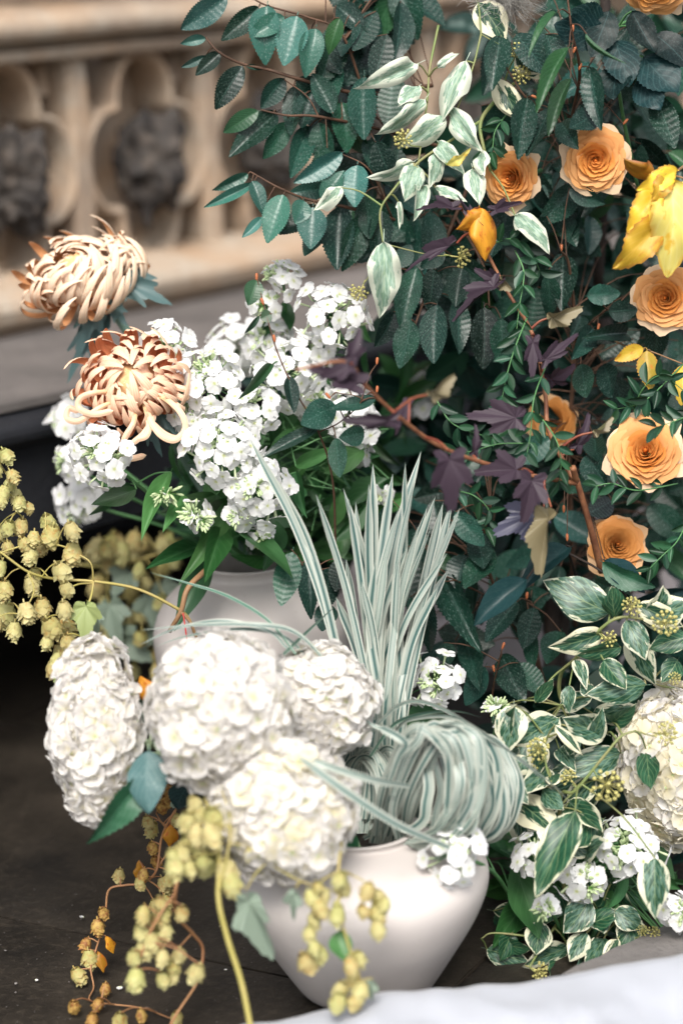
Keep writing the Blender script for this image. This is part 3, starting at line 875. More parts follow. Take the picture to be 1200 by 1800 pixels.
def bud_mesh(seed, n=14):
    mb = MB(); rs = random.Random(seed)
    for k in range(n):
        ax = V((rs.uniform(-1, 1), rs.uniform(-1, 1), rs.uniform(.35, 1.3))).normalized()
        L = rs.uniform(.6, 1.15)
        mb.tube([V((0, 0, 0)), ax * L * .5], .035, .05, 4, mi=1, cap=False)
        Mx = ax.to_track_quat('Z', 'Y').to_matrix()
        mb.ball(ax * L * .82, .10, .10, .3 * rs.uniform(.8, 1.3), 6, 5, Mx, mi=0)
        for q in range(3):                                 # calyx needles
            a2 = (ax + V((rs.uniform(-1, 1), rs.uniform(-1, 1), rs.uniform(-.4, 1))) * .55).normalized()
            mb.tube([ax * L * .3, ax * L * .3 + a2 * rs.uniform(.3, .5)], .03, .004, 3, mi=1, cap=False)
    return mb.mesh('bud_cluster', [M['phlox_bud'], M['calyx']])
BUDS = [bud_mesh(i, 12 + 2 * i) for i in range(3)]

def hop_mesh(mat, seed):
    """papery cone of overlapping bracts hanging along -Z, about 1 long"""
    mb = MB(); rs = random.Random(seed)
    rows = 6
    for j in range(rows):
        t = j / (rows - 1)
        z = -.08 - .62 * t
        rad = .36 * math.sin(PI * (.22 + .70 * t)) ** .75
        nb = 6 if j < rows - 1 else 4
        for k in range(nb):
            a = 2 * PI * (k + .5 * (j % 2)) / nb + rs.uniform(-.2, .2)
            flare = rs.uniform(-.02, .13); L = rs.uniform(.26, .34)
            def f(u, v):
                w = .24 * math.sin(PI * (.2 + .8 * v) ** 1.1 * .95) ** .8 if v < 1 else .03
                ang = a + u * w / max(.16, rad) * .9
                rr = rad * (.80 + .55 * v - .42 * v * v) + flare * v * v - .03 * u * u
                return V((math.cos(ang) * rr, math.sin(ang) * rr, z + .06 - L * v))
            mb.sheet(2, 4, f)
    mb.tube([V((0, 0, .14)), V((0, 0, -.1))], .035, .05, 5)
    mb.ball(V((0, 0, -.42)), .2, .2, .34, 8, 6)
    return mb.mesh('hop_cone', mat)
HOP = [hop_mesh(M['hop'], i) for i in range(3)]; HOPP = [hop_mesh(M['hop_pale'], 5 + i) for i in range(3)]; HOPB = [hop_mesh(M['hop_brown'], 9 + i) for i in range(2)]

def umbel_mesh(seed, n=26):
    mb = MB(); rs = random.Random(seed)
    for k in range(n):
        h = 1 - 1.25 * (k + .5) / n; a = k * 2.399
        rr = math.sqrt(max(0, 1 - h * h))
        ax = V((rr * math.cos(a), rr * math.sin(a), h)) * rs.uniform(.85, 1.05)
        mb.tube([V((0, 0, -.1)), ax * .9], .03, .03, 3, cap=False)
        mb.ball(ax, .15, .15, .15, 7, 5)
    mb.tube([V((0, 0, -1.6)), V((.05, 0, -.8)), V((0, 0, 0))], .07, .09, 5)
    return mb.mesh('berry_cluster', M['berry'])
UMB = [umbel_mesh(i) for i in range(2)]

# ------------------------------------------------------------------ plants
def nearest(p, polys):
    best, bd = None, 1e9
    for pl in polys:
        for q in pl:
            d = (q - p).length_squared
            if d < bd: bd, best = d, q
    return best, math.sqrt(bd)

def PF(x, y, d, h=.004):
    """like P, but what would sink into the paving lies on it"""
    p = P(x, y, d)
    return p if p.z > h else on_floor(x, y, h)

class Plant:
    """a branch or stem: curved stems joined as the part stem, every leaf, flower or fruit a part of its own"""
    def __init__(s, name, label, cat, stems, mat, group=None, pet=.0007, petmat=None, sides=6):
        s.curves = [(crom([PF(*q) if len(q) == 3 and not isinstance(q, Vector) else q for q in pts], 8), r0, r1) for pts, r0, r1 in stems]
        s.root = thing(name, label, cat, s.curves[0][0][0].copy(), group)
        s.mb = MB(); s.mat = mat; s.pet = pet; s.petmat = petmat; s.extra = []
        for c, r0, r1 in s.curves: s.mb.tube(c, r0, r1, sides)
    def twig(s, p, n=None, sag=.1):
        q, d = nearest(p, [c for c, _, _ in s.curves])
        if d > .0025:
            mid = q.lerp(p, .55) + V((0, 0, d * sag))
            c = crom([q, mid, p], 3)
            s.mb.tube(c, s.pet * 1.4, s.pet, 4, mi=1 if s.petmat else 0, cap=False)
            if d > .03: s.extra.append(c)
    def leaf(s, me, bx, by, tx, ty, w, d, d2=None, tilt=None, name='leaf', label=None, facing=None):
        b, t = P(bx, by, d), P(tx, ty, d if d2 is None else d2)
        wd = w * K * d
        s.twig(b)
        part(name, random.choice(me) if isinstance(me, list) else me, s.root, leafM(b, t, wd, rnd(-.35, .35) if tilt is None else tilt, facing=facing), label)
    def at(s, name, me, M_, label=None, twig=True):
        if twig: s.twig(M_.translation.copy())
        return part(name, random.choice(me) if isinstance(me, list) else me, s.root, M_, label)
    def fill(s, me, poly, n, d0, d1, L0, L1, asp=.56, spread=70, down=0, avoid=(), tiltmax=.9, name='leaf'):
        k = 0; tries = 0
        while k < n and tries < n * 20:
            tries += 1
            x, y = poly_pt(poly)
            d = rnd(d0, d1)
            if any((x - ax) ** 2 + (y - ay) ** 2 < ar * ar for ax, ay, ar in avoid): continue
            a = R(rnd(-spread, spread) + down)
            L = rnd(L0, L1)
            b = P(x - math.sin(a) * L * .5, y - math.cos(a) * L * .5, d); t = P(x + math.sin(a) * L * .5, y + math.cos(a) * L * .5, d - rnd(-.02, .035))
            s.twig(b)
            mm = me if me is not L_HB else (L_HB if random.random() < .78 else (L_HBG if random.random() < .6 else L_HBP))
            part(name, random.choice(mm), s.root, leafM(b, t, L * asp * rnd(.85, 1.15) * K * d, rnd(-tiltmax, tiltmax)))
            k += 1
    def finish(s):
        part('stem', s.mb.mesh('stem', [s.mat, s.petmat] if s.petmat else [s.mat]), s.root)
        return s.root

def buds_on(pl, pts):
    for (x, y, d, ang) in pts:
        a = R(ang); b = P(x, y, d)
        ax = (P(x + math.sin(a) * 10, y - math.cos(a) * 10, d) - b).normalized()
        mb = MB(); mb.ball(V((0, 0, .45)), .22, .22, .6, 6, 6, fn=lambda q: 1.0)
        pl.at('twig_bud', TWIG_BUD, axisM(b, ax, .0075), twig=True)
_m = MB(); _m.ball(V((0, 0, .5)), .2, .2, .62, 7, 7, fn=lambda q: 1 - .45 * max(0, q.z) ** 2); TWIG_BUD = _m.mesh('twig_bud', M['bud_tip'])

def blade(root, pts, w0, name='blade', twist=0.0, mat=None, nseg=10, fold=.25, taper=.75, twist0=0.0, base_taper=.6):
    """ribbon leaf through world points"""
    c = crom(pts, nseg); n = len(c); mb = MB()
    for k, p in enumerate(c):
        t = (c[min(k + 1, n - 1)] - c[max(k - 1, 0)]).normalized()
        f = k / (n - 1)
        toc = (CAM - p).normalized(); side = t.cross(toc)
        side = side.normalized() if side.length > 1e-5 else t.orthogonal().normalized()
        side = Matrix.Rotation(twist0 + twist * f, 3, t) @ side
        nn = side.cross(t)
        w = w0 * .5 * (base_taper + (1 - base_taper) * min(1, f * 3)) * (1 - max(0, (f - taper) / (1 - taper)) ** 1.5 if f > taper else 1)
        for i, u in enumerate((-1, -.5, 0, .5, 1)):
            mb.v.append(p + side * (u * w) + nn * (fold * w * (abs(u) - .5))); mb.uv.append((u * .5 + .5, f))
    for k in range(n - 1):
        for i in range(4):
            a = k * 5 + i; mb.f.append((a, a + 1, a + 6, a + 5)); mb.mi.append(0)
    return part(name, mb.mesh(name, mat or M['grass']), root)

# ---- roses
def rose_meshes(mats, seed, N=60):
    rs = random.Random(seed); out = []
    for k in range(N):
        f = k / (N - 1)
        rho = (.03 + .97 * f ** .86) * rs.uniform(.93, 1.06)
        phi = k * 2.3999 + rs.uniform(-.15, .15)
        al = 1.8 - 1.2 * f ** .5 + rs.uniform(-.1, .1)
        zr = .20 - .10 * f - .60 * max(0, f - .45) ** 1.25 + rs.uniform(-.03, .03)
        refl = .03 + .15 * f ** 1.2 * rs.uniform(.6, 1.5)
        sp = .16 - .06 * f
        rip = rs.uniform(0, 6); ripa = .014 + .034 * f
        tipn = rs.uniform(.4, 1.4) * (.03 + .13 * f ** 2)
        tc = rs.uniform(-.3, .3)
        nu, nv = (10, 9)
        slope = rs.uniform(-.07, .07); ecc = rs.uniform(-.5, .5)
        mb = MB()
        def fn(u, v):
            wv = .45 + .55 * min(1, v * 1.6)
            top = 1 - (.16 + .14 * f) * abs(u) ** 2.6                    # rounded shoulders
            vv = v * top
            ang = phi + u * al * wv
            r = rho * (.16 + .84 * vv ** .62) * (1 + sp * u) + ripa * math.sin(u * 5 + rip) * vv ** 2 * (.3 + f)
            z = -.50 + (zr + .50) * vv ** (1.15 + .5 * (1 - f))
            z += slope * u * vv ** 2
            t = max(0, (v - .74) / .26)
            r += refl * t ** 1.6 + tipn * t * math.exp(-((u - tc) / .28) ** 2)
            z -= refl * .55 * t ** 2.2
            return V((r * math.cos(ang), r * math.sin(ang), z))
        mb.sheet(nu, nv, fn)
        m = mats[0] if f < .45 else (mats[1] if f < .87 else mats[2])
        out.append(mb.mesh('rose_petal', m))
    mb = MB()
    mb.ball(V((0, 0, .02)), .06, .06, .12, 8, 6)
    out.append(mb.mesh('rose_heart', mats[0]))
    mb = MB()
    mb.ball(V((0, 0, -.62)), .26, .26, .22, 10, 8)
    for k in range(5):
        a = k * 1.2566
        mb.sheet(2, 5, lambda u, v: V((math.cos(a) * (.15 + .62 * v) - math.sin(a) * u * .12 * (1 - v), math.sin(a) * (.15 + .62 * v) + math.cos(a) * u * .12 * (1 - v), -.62 - .05 * v - .12 * v * v)))
    mb.tube([V((0, 0, -.7)), V((.03, 0, -1.4)), V((0, .1, -2.4))], .09, .09, 6)
    return out, mb.mesh('rose_calyx', M['green_stem'])
ROSE_A = rose_meshes((M['rose_in'], M['rose_mid'], M['rose_out']), 1)
ROSE_B = rose_meshes((M['rose_in'], M['rose_mid'], M['rose_out']), 2)
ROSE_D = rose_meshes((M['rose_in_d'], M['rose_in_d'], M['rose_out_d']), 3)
def rose(label, x, y, d, rad, ax, spin, kind):
    c = P(x, y, d); sc = rad * K * d
    axis = (CAM - c).normalized() + RGT * ax[0] + UPV * ax[1]
    r = thing('rose', label, 'rose', c, 'apricot roses among the dark leaves')
    Mx = axisM(c, axis, sc * .86, spin)
    for me in kind[0]: part('petal', me, r, Mx)
    part('calyx', kind[1], r, Mx)
    return r

# ---- spider chrysanthemums
def mum_petal(mat, e0, curl, L, w, seed, hook=1.6, r0=.03):
    """hooked strap petal in the XZ plane, starts near the axis; inner face up"""
    mb = MB(); rs = random.Random(seed); n = 18
    pts = []; x, z = r0, 0.0; swy = rs.uniform(-.15, .5)
    for k in range(n + 1):
        f = k / n
        th = e0 + curl * f ** hook
        pts.append((V((x, swy * f * f * L, z)), th))
        x += math.cos(th) * L / n; z += math.sin(th) * L / n
    def f(u, v):
        p, th = pts[int(round(v * n))]
        ww = w * (.45 + .55 * math.sin(min(1, v * 1.5) * PI / 2)) * (1 - .8 * max(0, (v - .7) / .3) ** 2)
        nrm = V((-math.sin(th), 0, math.cos(th)))
        return p + V((0, -u * ww, 0)) + nrm * (ww * (.26 * u * u - .10 * math.cos(u * 9.4)))
    mb.sheet(8, n, f)
    return mb.mesh('chrysanthemum_petal', mat)
def mum_set(mat, s):
    rs = random.Random(s); rings = []
    #        count e0   curl  L    w
    for cnt, e0, cu, L, w in ((14, 60, 118, .38, .030), (22, 48, 142, .58, .042), (28, 36, 162, .80, .053), (32, 24, 180, 1.02, .064), (34, 10, 194, 1.24, .073), (34, -6, 203, 1.45, .081), (30, -22, 208, 1.64, .086), (24, -38, 205, 1.84, .088)):
        rings.append((cnt, [mum_petal(mat, R(e0 + rs.uniform(-9, 9)), R(cu * rs.uniform(.8, 1.15)), L * rs.uniform(.88, 1.1), w, rs.random(), rs.uniform(1.1, 1.7)) for _ in range(3)]))
    return rings
def mum(label, x, y, d, rad, ax, rings, seed, longp=()):
    c = P(x, y, d); sc = rad * K * d
    axis = (CAM - c).normalized() * ax[2] + RGT * ax[0] + UPV * ax[1]
    r = thing('chrysanthemum', label, 'chrysanthemum', c, 'apricot chrysanthemums')
    Mx = axisM(c - axis.normalized() * sc * .35, axis, sc, .4)
    rs = random.Random(seed)
    core = MB(); core.ball(V((0, 0, .30)), .46, .46, .34, 20, 14, fn=lambda q: 1 + .08 * math.sin(math.atan2(q.y, q.x) * 12 + q.z * 9))
    part('flower_heart', core.mesh('flower_heart', M['mum_heart']), r, Mx)
    for j, (cnt, ms) in enumerate(rings):
        for k in range(cnt):
            a = 2 * PI * (k + .5 * (j % 2)) / cnt + rs.uniform(-.15, .15)
            s2 = rs.uniform(.9, 1.1)
            part('petal', rs.choice(ms), r, Mx @ Matrix.Rotation(a, 4, 'Z') @ Matrix.Rotation(rs.uniform(-.12, .12), 4, 'X') @ Matrix.Scale(s2, 4))
    return r, Mx

# ---- hydrangea
def hydrangea(label, x, y, d, rx, ry, ax, n, meshes, stem_to, fr=23, rz=None, rot=0.0, leaves=()):
    c = P(x, y, d); s = K * d
    axis = ((CAM - c).normalized() + RGT * ax[0] + UPV * ax[1]).normalized()
    r = thing('hydrangea', label, 'hydrangea', c, 'white hydrangea heads')
    ex = RGT * math.cos(rot) + UPV * math.sin(rot); ey = UPV * math.cos(rot) - RGT * math.sin(rot); ez = -FWD
    rz = rz or min(rx, ry)
    for k in range(n):
        h = 1 - 2 * (k + .5) / n; a = k * 2.39996
        q = math.sqrt(1 - h * h)
        dirv = V((q * math.cos(a), q * math.sin(a), h))
        w = (ex * dirv.x + ey * dirv.y + ez * dirv.z)
        if w.dot(axis) < -.55: continue
        lump = 1 + .20 * noise.noise(w * 2.1 + c * 9) + rnd(-.07, .06)
        p = c + (ex * dirv.x * rx + ey * dirv.y * ry + ez * dirv.z * rz) * s * lump * .93
        nrm = (ex * dirv.x / rx + ey * dirv.y / ry + ez * dirv.z / rz).normalized()
        nrm = (nrm + V((rnd(-1, 1), rnd(-1, 1), rnd(-1, 1))) * .38).normalized()
        part('floret', random.choice(meshes), r, axisM(p, nrm, fr * s * rnd(.85, 1.22), rnd(0, 6.28)))
    mb = MB()
    back = c - axis * min(rx, ry) * s * .75
    for k in range(16):
        a = k * 2.4; q = .75
        e = c + (ex * math.cos(a) * rx * q + ey * math.sin(a) * ry * q) * s * rnd(.3, 1) + axis * s * rnd(-10, 30)
        mb.tube(crom([back, back.lerp(e, .5) - axis * .004, e], 4), .0013, .0008, 5)
    mb.tube(crom([back + axis * .002, back.lerp(stem_to, .4) - axis * .012, stem_to], 8), .0032, .0032, 7)
    part('stem', mb.mesh('stem', M['hyd_stem']), r)
    return r

# ---- phlox head
def phlox(label, x, y, d, rad, nfl, stem, nb=3, ax=(0, .15), lf=(), fr=23, flat=.75, mats=None, group='white phlox stems'):
    """stem: photo points from the base up to the head"""
    c = P(x, y, d); s = K * d
    pl = Plant('phlox', label, 'phlox', [([*stem, P(x, y, d + rad * s * .6)], .0022, .0014)], M['green_stem'], group, .0008)
    axis = ((CAM - c).normalized() + RGT * ax[0] + UPV * ax[1]).normalized()
    nfl = int(nfl * 1.45) if nfl > 5 else nfl
    for k in range(nfl):
        h = 1 - 1.25 * (k + .6) / nfl; a = k * 2.39996 + x
        q = math.sqrt(max(0, 1 - h * h))
        o = axis.orthogonal().normalized(); o2 = axis.cross(o)
        w = o * (q * math.cos(a)) + o2 * (q * math.sin(a)) + axis * h
        p = c + (o * (q * math.cos(a)) + o2 * (q * math.sin(a)) + axis * h * flat) * (rad * s * rnd(.6, 1.1))
        nrm = (w + axis * .25 + UPV * .15 + V((rnd(-1, 1), rnd(-1, 1), rnd(-1, 1))) * .48).normalized()
        pl.at('flower', F_PH, axisM(p, nrm, fr * s * rnd(.85, 1.12), rnd(0, 6)), twig=False)
        pt = p - nrm * fr * s * 1.05
        pl.mb.tube(crom([c - axis * rad * s * .5, pt.lerp(c, .35), pt], 3), .0006, .0006, 4, cap=False)
    for k in range(nb):
        w = (axis + V((rnd(-1, 1), rnd(-1, 1), rnd(-1, 1))) * .9).normalized()
        p = c + w * rad * s * rnd(.05, .55)
        pl.at('bud_cluster', BUDS, axisM(p, w, rnd(19, 27) * s, rnd(0, 6)), twig=False)
    for l in lf:
        pl.leaf(L_PH, *l)
    return pl

# ================================================================== PLACEMENT
# ------------------------------------------------------------------ hydrangeas in the front vase
hm = MOUTH_A + V((0, 0, -.03))
hydrangea('white hydrangea head turned away at far left, seen side-on', 172, 1286, 1.98, 78, 158, (-1.3, 0), 340, F_HY, hm, 25, 95, R(4))
hydrangea('biggest round white hydrangea head in the middle of the front vase', 388, 1250, 1.90, 124, 130, (-.15, .1), 390, F_HY, hm, 25)
hydrangea('white hydrangea head tucked against the striped grass blades', 562, 1236, 1.985, 92, 98, (.25, .1), 290, F_HY, hm, 23)
hydrangea('creamy white hydrangea head drooping lowest over the front vase rim', 502, 1425, 1.885, 124, 122, (-.05, -.15), 380, F_HY + F_HC[:2], hm, 25)
hydrangea('cream hydrangea head cut off by the right edge above the ivy', 1190, 1345, 2.10, 100, 136, (-.2, 0), 340, F_HC + F_HY[:2], P(1230, 1560, 2.2), 25)
hl = Plant('hydrangea_foliage', 'pair of hydrangea leaves, one blue-grey and one dark toothed, below the side-on hydrangea', 'leaves', [([hm, (420, 1370, 2.0), (300, 1330, 2.0), (262, 1325, 1.985)], .003, .002)], M['hyd_stem'], pet=.0015)
hl.leaf(L_HYP, 262, 1320, 257, 1424, 72, 1.915, 1.895, .15, label='pale blue-grey leaf')
hl.leaf(L_HY, 256, 1362, 168, 1488, 64, 1.925, 1.90, -.35, label='dark green toothed leaf')
hl.leaf(L_HY, 275, 1235, 225, 1262, 40, 1.99, 2.0, .2)
hl.leaf(L_HY, 250, 1250, 300, 1275, 44, 2.03, 2.0, .2)
hl.leaf(L_HY, 600, 1455, 625, 1500, 46, 1.97, 1.96, .5)
hl.leaf(L_HY, 470, 1300, 500, 1325, 40, 1.93, 1.92, .3)
hl.leaf(L_RO, 330, 1380, 310, 1420, 50, 2.02, 2.0, .4)
hl.leaf(L_RO, 355, 1375, 345, 1430, 40, 2.02, 2.0, -.4)
hl.finish()
ol = Plant('fallen_orange_leaf', 'small orange leaf caught between the two left hydrangea heads', 'leaf', [([(300, 1240, 2.02), (268, 1228, 2.0)], .0008, .0006)], M['brown_stem'])
ol.leaf(L_OR, 270, 1232, 248, 1192, 34, 1.985, 1.98, .3); ol.finish()

# ------------------------------------------------------------------ striped grass
g = thing('striped_grass', 'upright sheaf of cream and grey-green striped grass blades in the front vase', 'grass', MOUTH_A + V((0, 0, -.05)))
gb = MOUTH_A + V((.0, 0, -.04))
tips = [(440, 772, 2.03), (452, 800, 2.05), (555, 868, 2.02), (603, 858, 2.06), (612, 876, 2.03), (655, 815, 2.07), (648, 850, 2.05), (690, 832, 2.06), (712, 812, 2.05), (740, 792, 2.09), (728, 842, 2.03), (765, 872, 2.06), (795, 876, 2.05), (808, 892, 2.03),
        (785, 972, 2.03), (778, 884, 2.08), (588, 872, 2.09), (625, 862, 2.1), (660, 960, 2.02), (700, 905, 2.02), (672, 840, 2.1), (635, 905, 2.02), (720, 870, 2.09), (750, 860, 2.1), (770, 905, 2.03), (735, 900, 2.02), (695, 880, 2.1), (608, 900, 2.09), (758, 878, 2.02), (680, 870, 2.02), (788, 900, 2.08), (640, 880, 2.1), (665, 900, 2.06), (715, 930, 2.04), (590, 950, 2.05), (650, 925, 2.08), (745, 920, 2.06), (700, 850, 2.04)]
for k, (tx, ty, td) in enumerate(tips):
    if k > 15: ty += rnd(0, 130)
    bx = 652 + (tx - 660) * .16 + rnd(-32, 32); base = P(bx, 1440, 2.05 + rnd(-.03, .03))
    if k < 2: base = P(630, 1420, 2.05)
    m1 = P(bx + (tx - bx) * .10 + rnd(-14, 14), 1260, 2.05 + rnd(-.02, .02)); m2 = P(bx + (tx - bx) * .48 + rnd(-14, 14), 1260 + (ty - 1260) * .55, (2.05 + td) / 2)
    if k < 2: m1, m2 = P(600, 1180, 2.03), P(530 + 10 * k, 950, 2.03)
    blade(g, [base, m1, m2, P(tx, ty, td)], rnd(12, 19) * K * 2.05, twist=rnd(-.9, .9), twist0=rnd(-.6, .6), taper=.86)
for k in range(26):      # short inner blades crowding the mouth
    bx = rnd(615, 700); tx = bx + rnd(-12, 30)
    blade(g, [P(bx, 1465, 2.03 + rnd(-.02, .04)), P((bx + tx) / 2 + rnd(-4, 4), 1370, 2.04), P(tx, rnd(1140, 1290), 2.05 + rnd(-.03, .02))], rnd(9, 14) * K * 2.05, twist=rnd(-.6, .6), twist0=rnd(-.5, .5))
thin = [[(520, 1150, 1.96), (470, 1090, 1.97), (400, 1048, 2.0), (330, 1025, 2.02), (262, 1006, 2.03)],
        [(505, 1140, 1.96), (470, 1108, 1.96), (390, 1092, 1.96), (310, 1105, 1.97), (243, 1135, 1.98)],
        [(580, 1170, 1.97), (520, 1112, 1.96), (450, 1098, 1.95), (350, 1098, 1.96), (246, 1108, 1.97)],
        [(560, 1180, 1.98), (500, 1120, 1.97), (420, 1106, 1.96), (330, 1118, 1.97), (268, 1138, 1.97)],
        [(498, 1150, 1.95), (540, 1110, 1.99), (600, 1055, 2.03)],
        [(640, 1300, 2.0), (700, 1240, 1.98), (760, 1238, 1.97), (850, 1290, 1.95), (960, 1370, 1.95), (1012, 1422, 1.96)],
        [(690, 1290, 2.0), (720, 1265, 1.98), (800, 1262, 1.96), (880, 1310, 1.95), (930, 1350, 1.95), (985, 1400, 1.95)],
        [(650, 1330, 2.0), (690, 1275, 1.99), (740, 1255, 1.98), (800, 1250, 1.98), (850, 1262, 1.99)],
        [(720, 1330, 1.98), (690, 1290, 1.97), (655, 1275, 1.97), (640, 1262, 1.97)]]
for i, pts in enumerate(thin):
    blade(g, [P(*q) for q in pts], (7 if i < 1 else 9) * K * 2, twist=rnd(-.8, .8), mat=M['grass_thin'] if i in (0, 4, 7) else M['grass'], taper=.45, twist0=.5)
# wound skein of the same grass
sk = thing('grass_skein', 'loose skein of striped grass wound into loops beside the vase rim', 'grass', P(760, 1470, 2.0))
for k in range(52):
    f = k / 51
    cx, cy, cd = 715 + 138 * f + rnd(-8, 8), 1388 - 6 * f + rnd(-5, 5), 1.945 + .055 * f + rnd(-.012, .012)
    c_ = P(cx, cy, cd); ra = (rnd(.044, .054) if f > .5 else rnd(.02, .054)) * (1 - .18 * f); rb = (rnd(.042, .052) if f > .5 else rnd(.03, .052)) * (1 - .10 * f)
    e = (RGT * .62 - FWD * .78).normalized(); tiltv = UPV * 1.0 + RGT * rnd(-.16, .2)
    a0 = R(-118 + rnd(-30, 30)); sweep = R(rnd(205, 245))
    pts = []
    for j in range(11):
        a = a0 + sweep * j / 10
        pts.append(c_ + e * (math.cos(a) * ra) + tiltv * (math.sin(a) * rb) + RGT * (rnd(-.0015, .0015) + .004 * j / 10))
    if f < .5 and k % 4:         # near strands rise from the vase mouth, arch over and fall
        r_ = f * 2; j = lambda q: rnd(-q, q)
        pts = [P(655 + 55 * r_ + j(8), 1482, 2.0), P(672 + 60 * r_ + j(10), 1400 + j(12), 1.955 + j(.01)), P(702 + 62 * r_ + j(12), 1320 + j(12), 1.925 + j(.01)), P(742 + 60 * r_ + j(12), 1282 + j(10), 1.91 + j(.01)),
               P(778 + 60 * r_ + j(10), 1312 + j(14), 1.905 + j(.008)), P(788 + 62 * r_ + j(10), 1385 + j(14), 1.905 + j(.008)), P(765 + 60 * r_ + j(12), 1452 + j(10), 1.92 + j(.008)), P(715 + 50 * r_ + j(14), 1484 + j(6), 1.945)]
    blade(sk, pts, rnd(13, 20) * K * 2, 'strand', rnd(-.8, .8), nseg=5, taper=.9, twist0=rnd(-.6, .6), fold=.1)
for k in range(16):      # smaller loops behind, at the mouth of the vase
    cx = 622 + 6 * k + rnd(-6, 6); c_ = P(cx, 1395 + rnd(-10, 10), 2.03 + rnd(-.02, .02))
    e = (RGT * .45 - FWD * .88).normalized(); ra = rnd(.025, .04); rb = rnd(.033, .042)
    pts = [c_ + e * (math.cos(a) * ra) + UPV * (math.sin(a) * rb) for a in [R(-80 + 250 * j / 8) for j in range(9)]]
    blade(sk, pts, rnd(10, 14) * K * 2, 'strand', rnd(-.4, .4), nseg=5, taper=.92)
for pts, w in (([(790, 1490, 1.90), (700, 1450, 1.86), (610, 1392, 1.84), (520, 1326, 1.84)], 14), ([(720, 1382, 1.92), (660, 1372, 1.87), (590, 1352, 1.85), (545, 1335, 1.85)], 13),
               ([(690, 1400, 1.93), (712, 1330, 1.91), (735, 1300, 1.90), (745, 1268, 1.90)], 15), ([(680, 1385, 1.92), (700, 1330, 1.90), (712, 1308, 1.89), (690, 1290, 1.89), (660, 1276, 1.9)], 14),
               ([(660, 1470, 1.99), (668, 1400, 1.95), (690, 1340, 1.93), (730, 1300, 1.92)], 14), ([(700, 1480, 1.97), (690, 1420, 1.94), (715, 1350, 1.92), (745, 1290, 1.9)], 14)):
    blade(sk, [P(*q) for q in pts], w * K * 1.95, 'strand', rnd(-.4, .4), taper=.85)

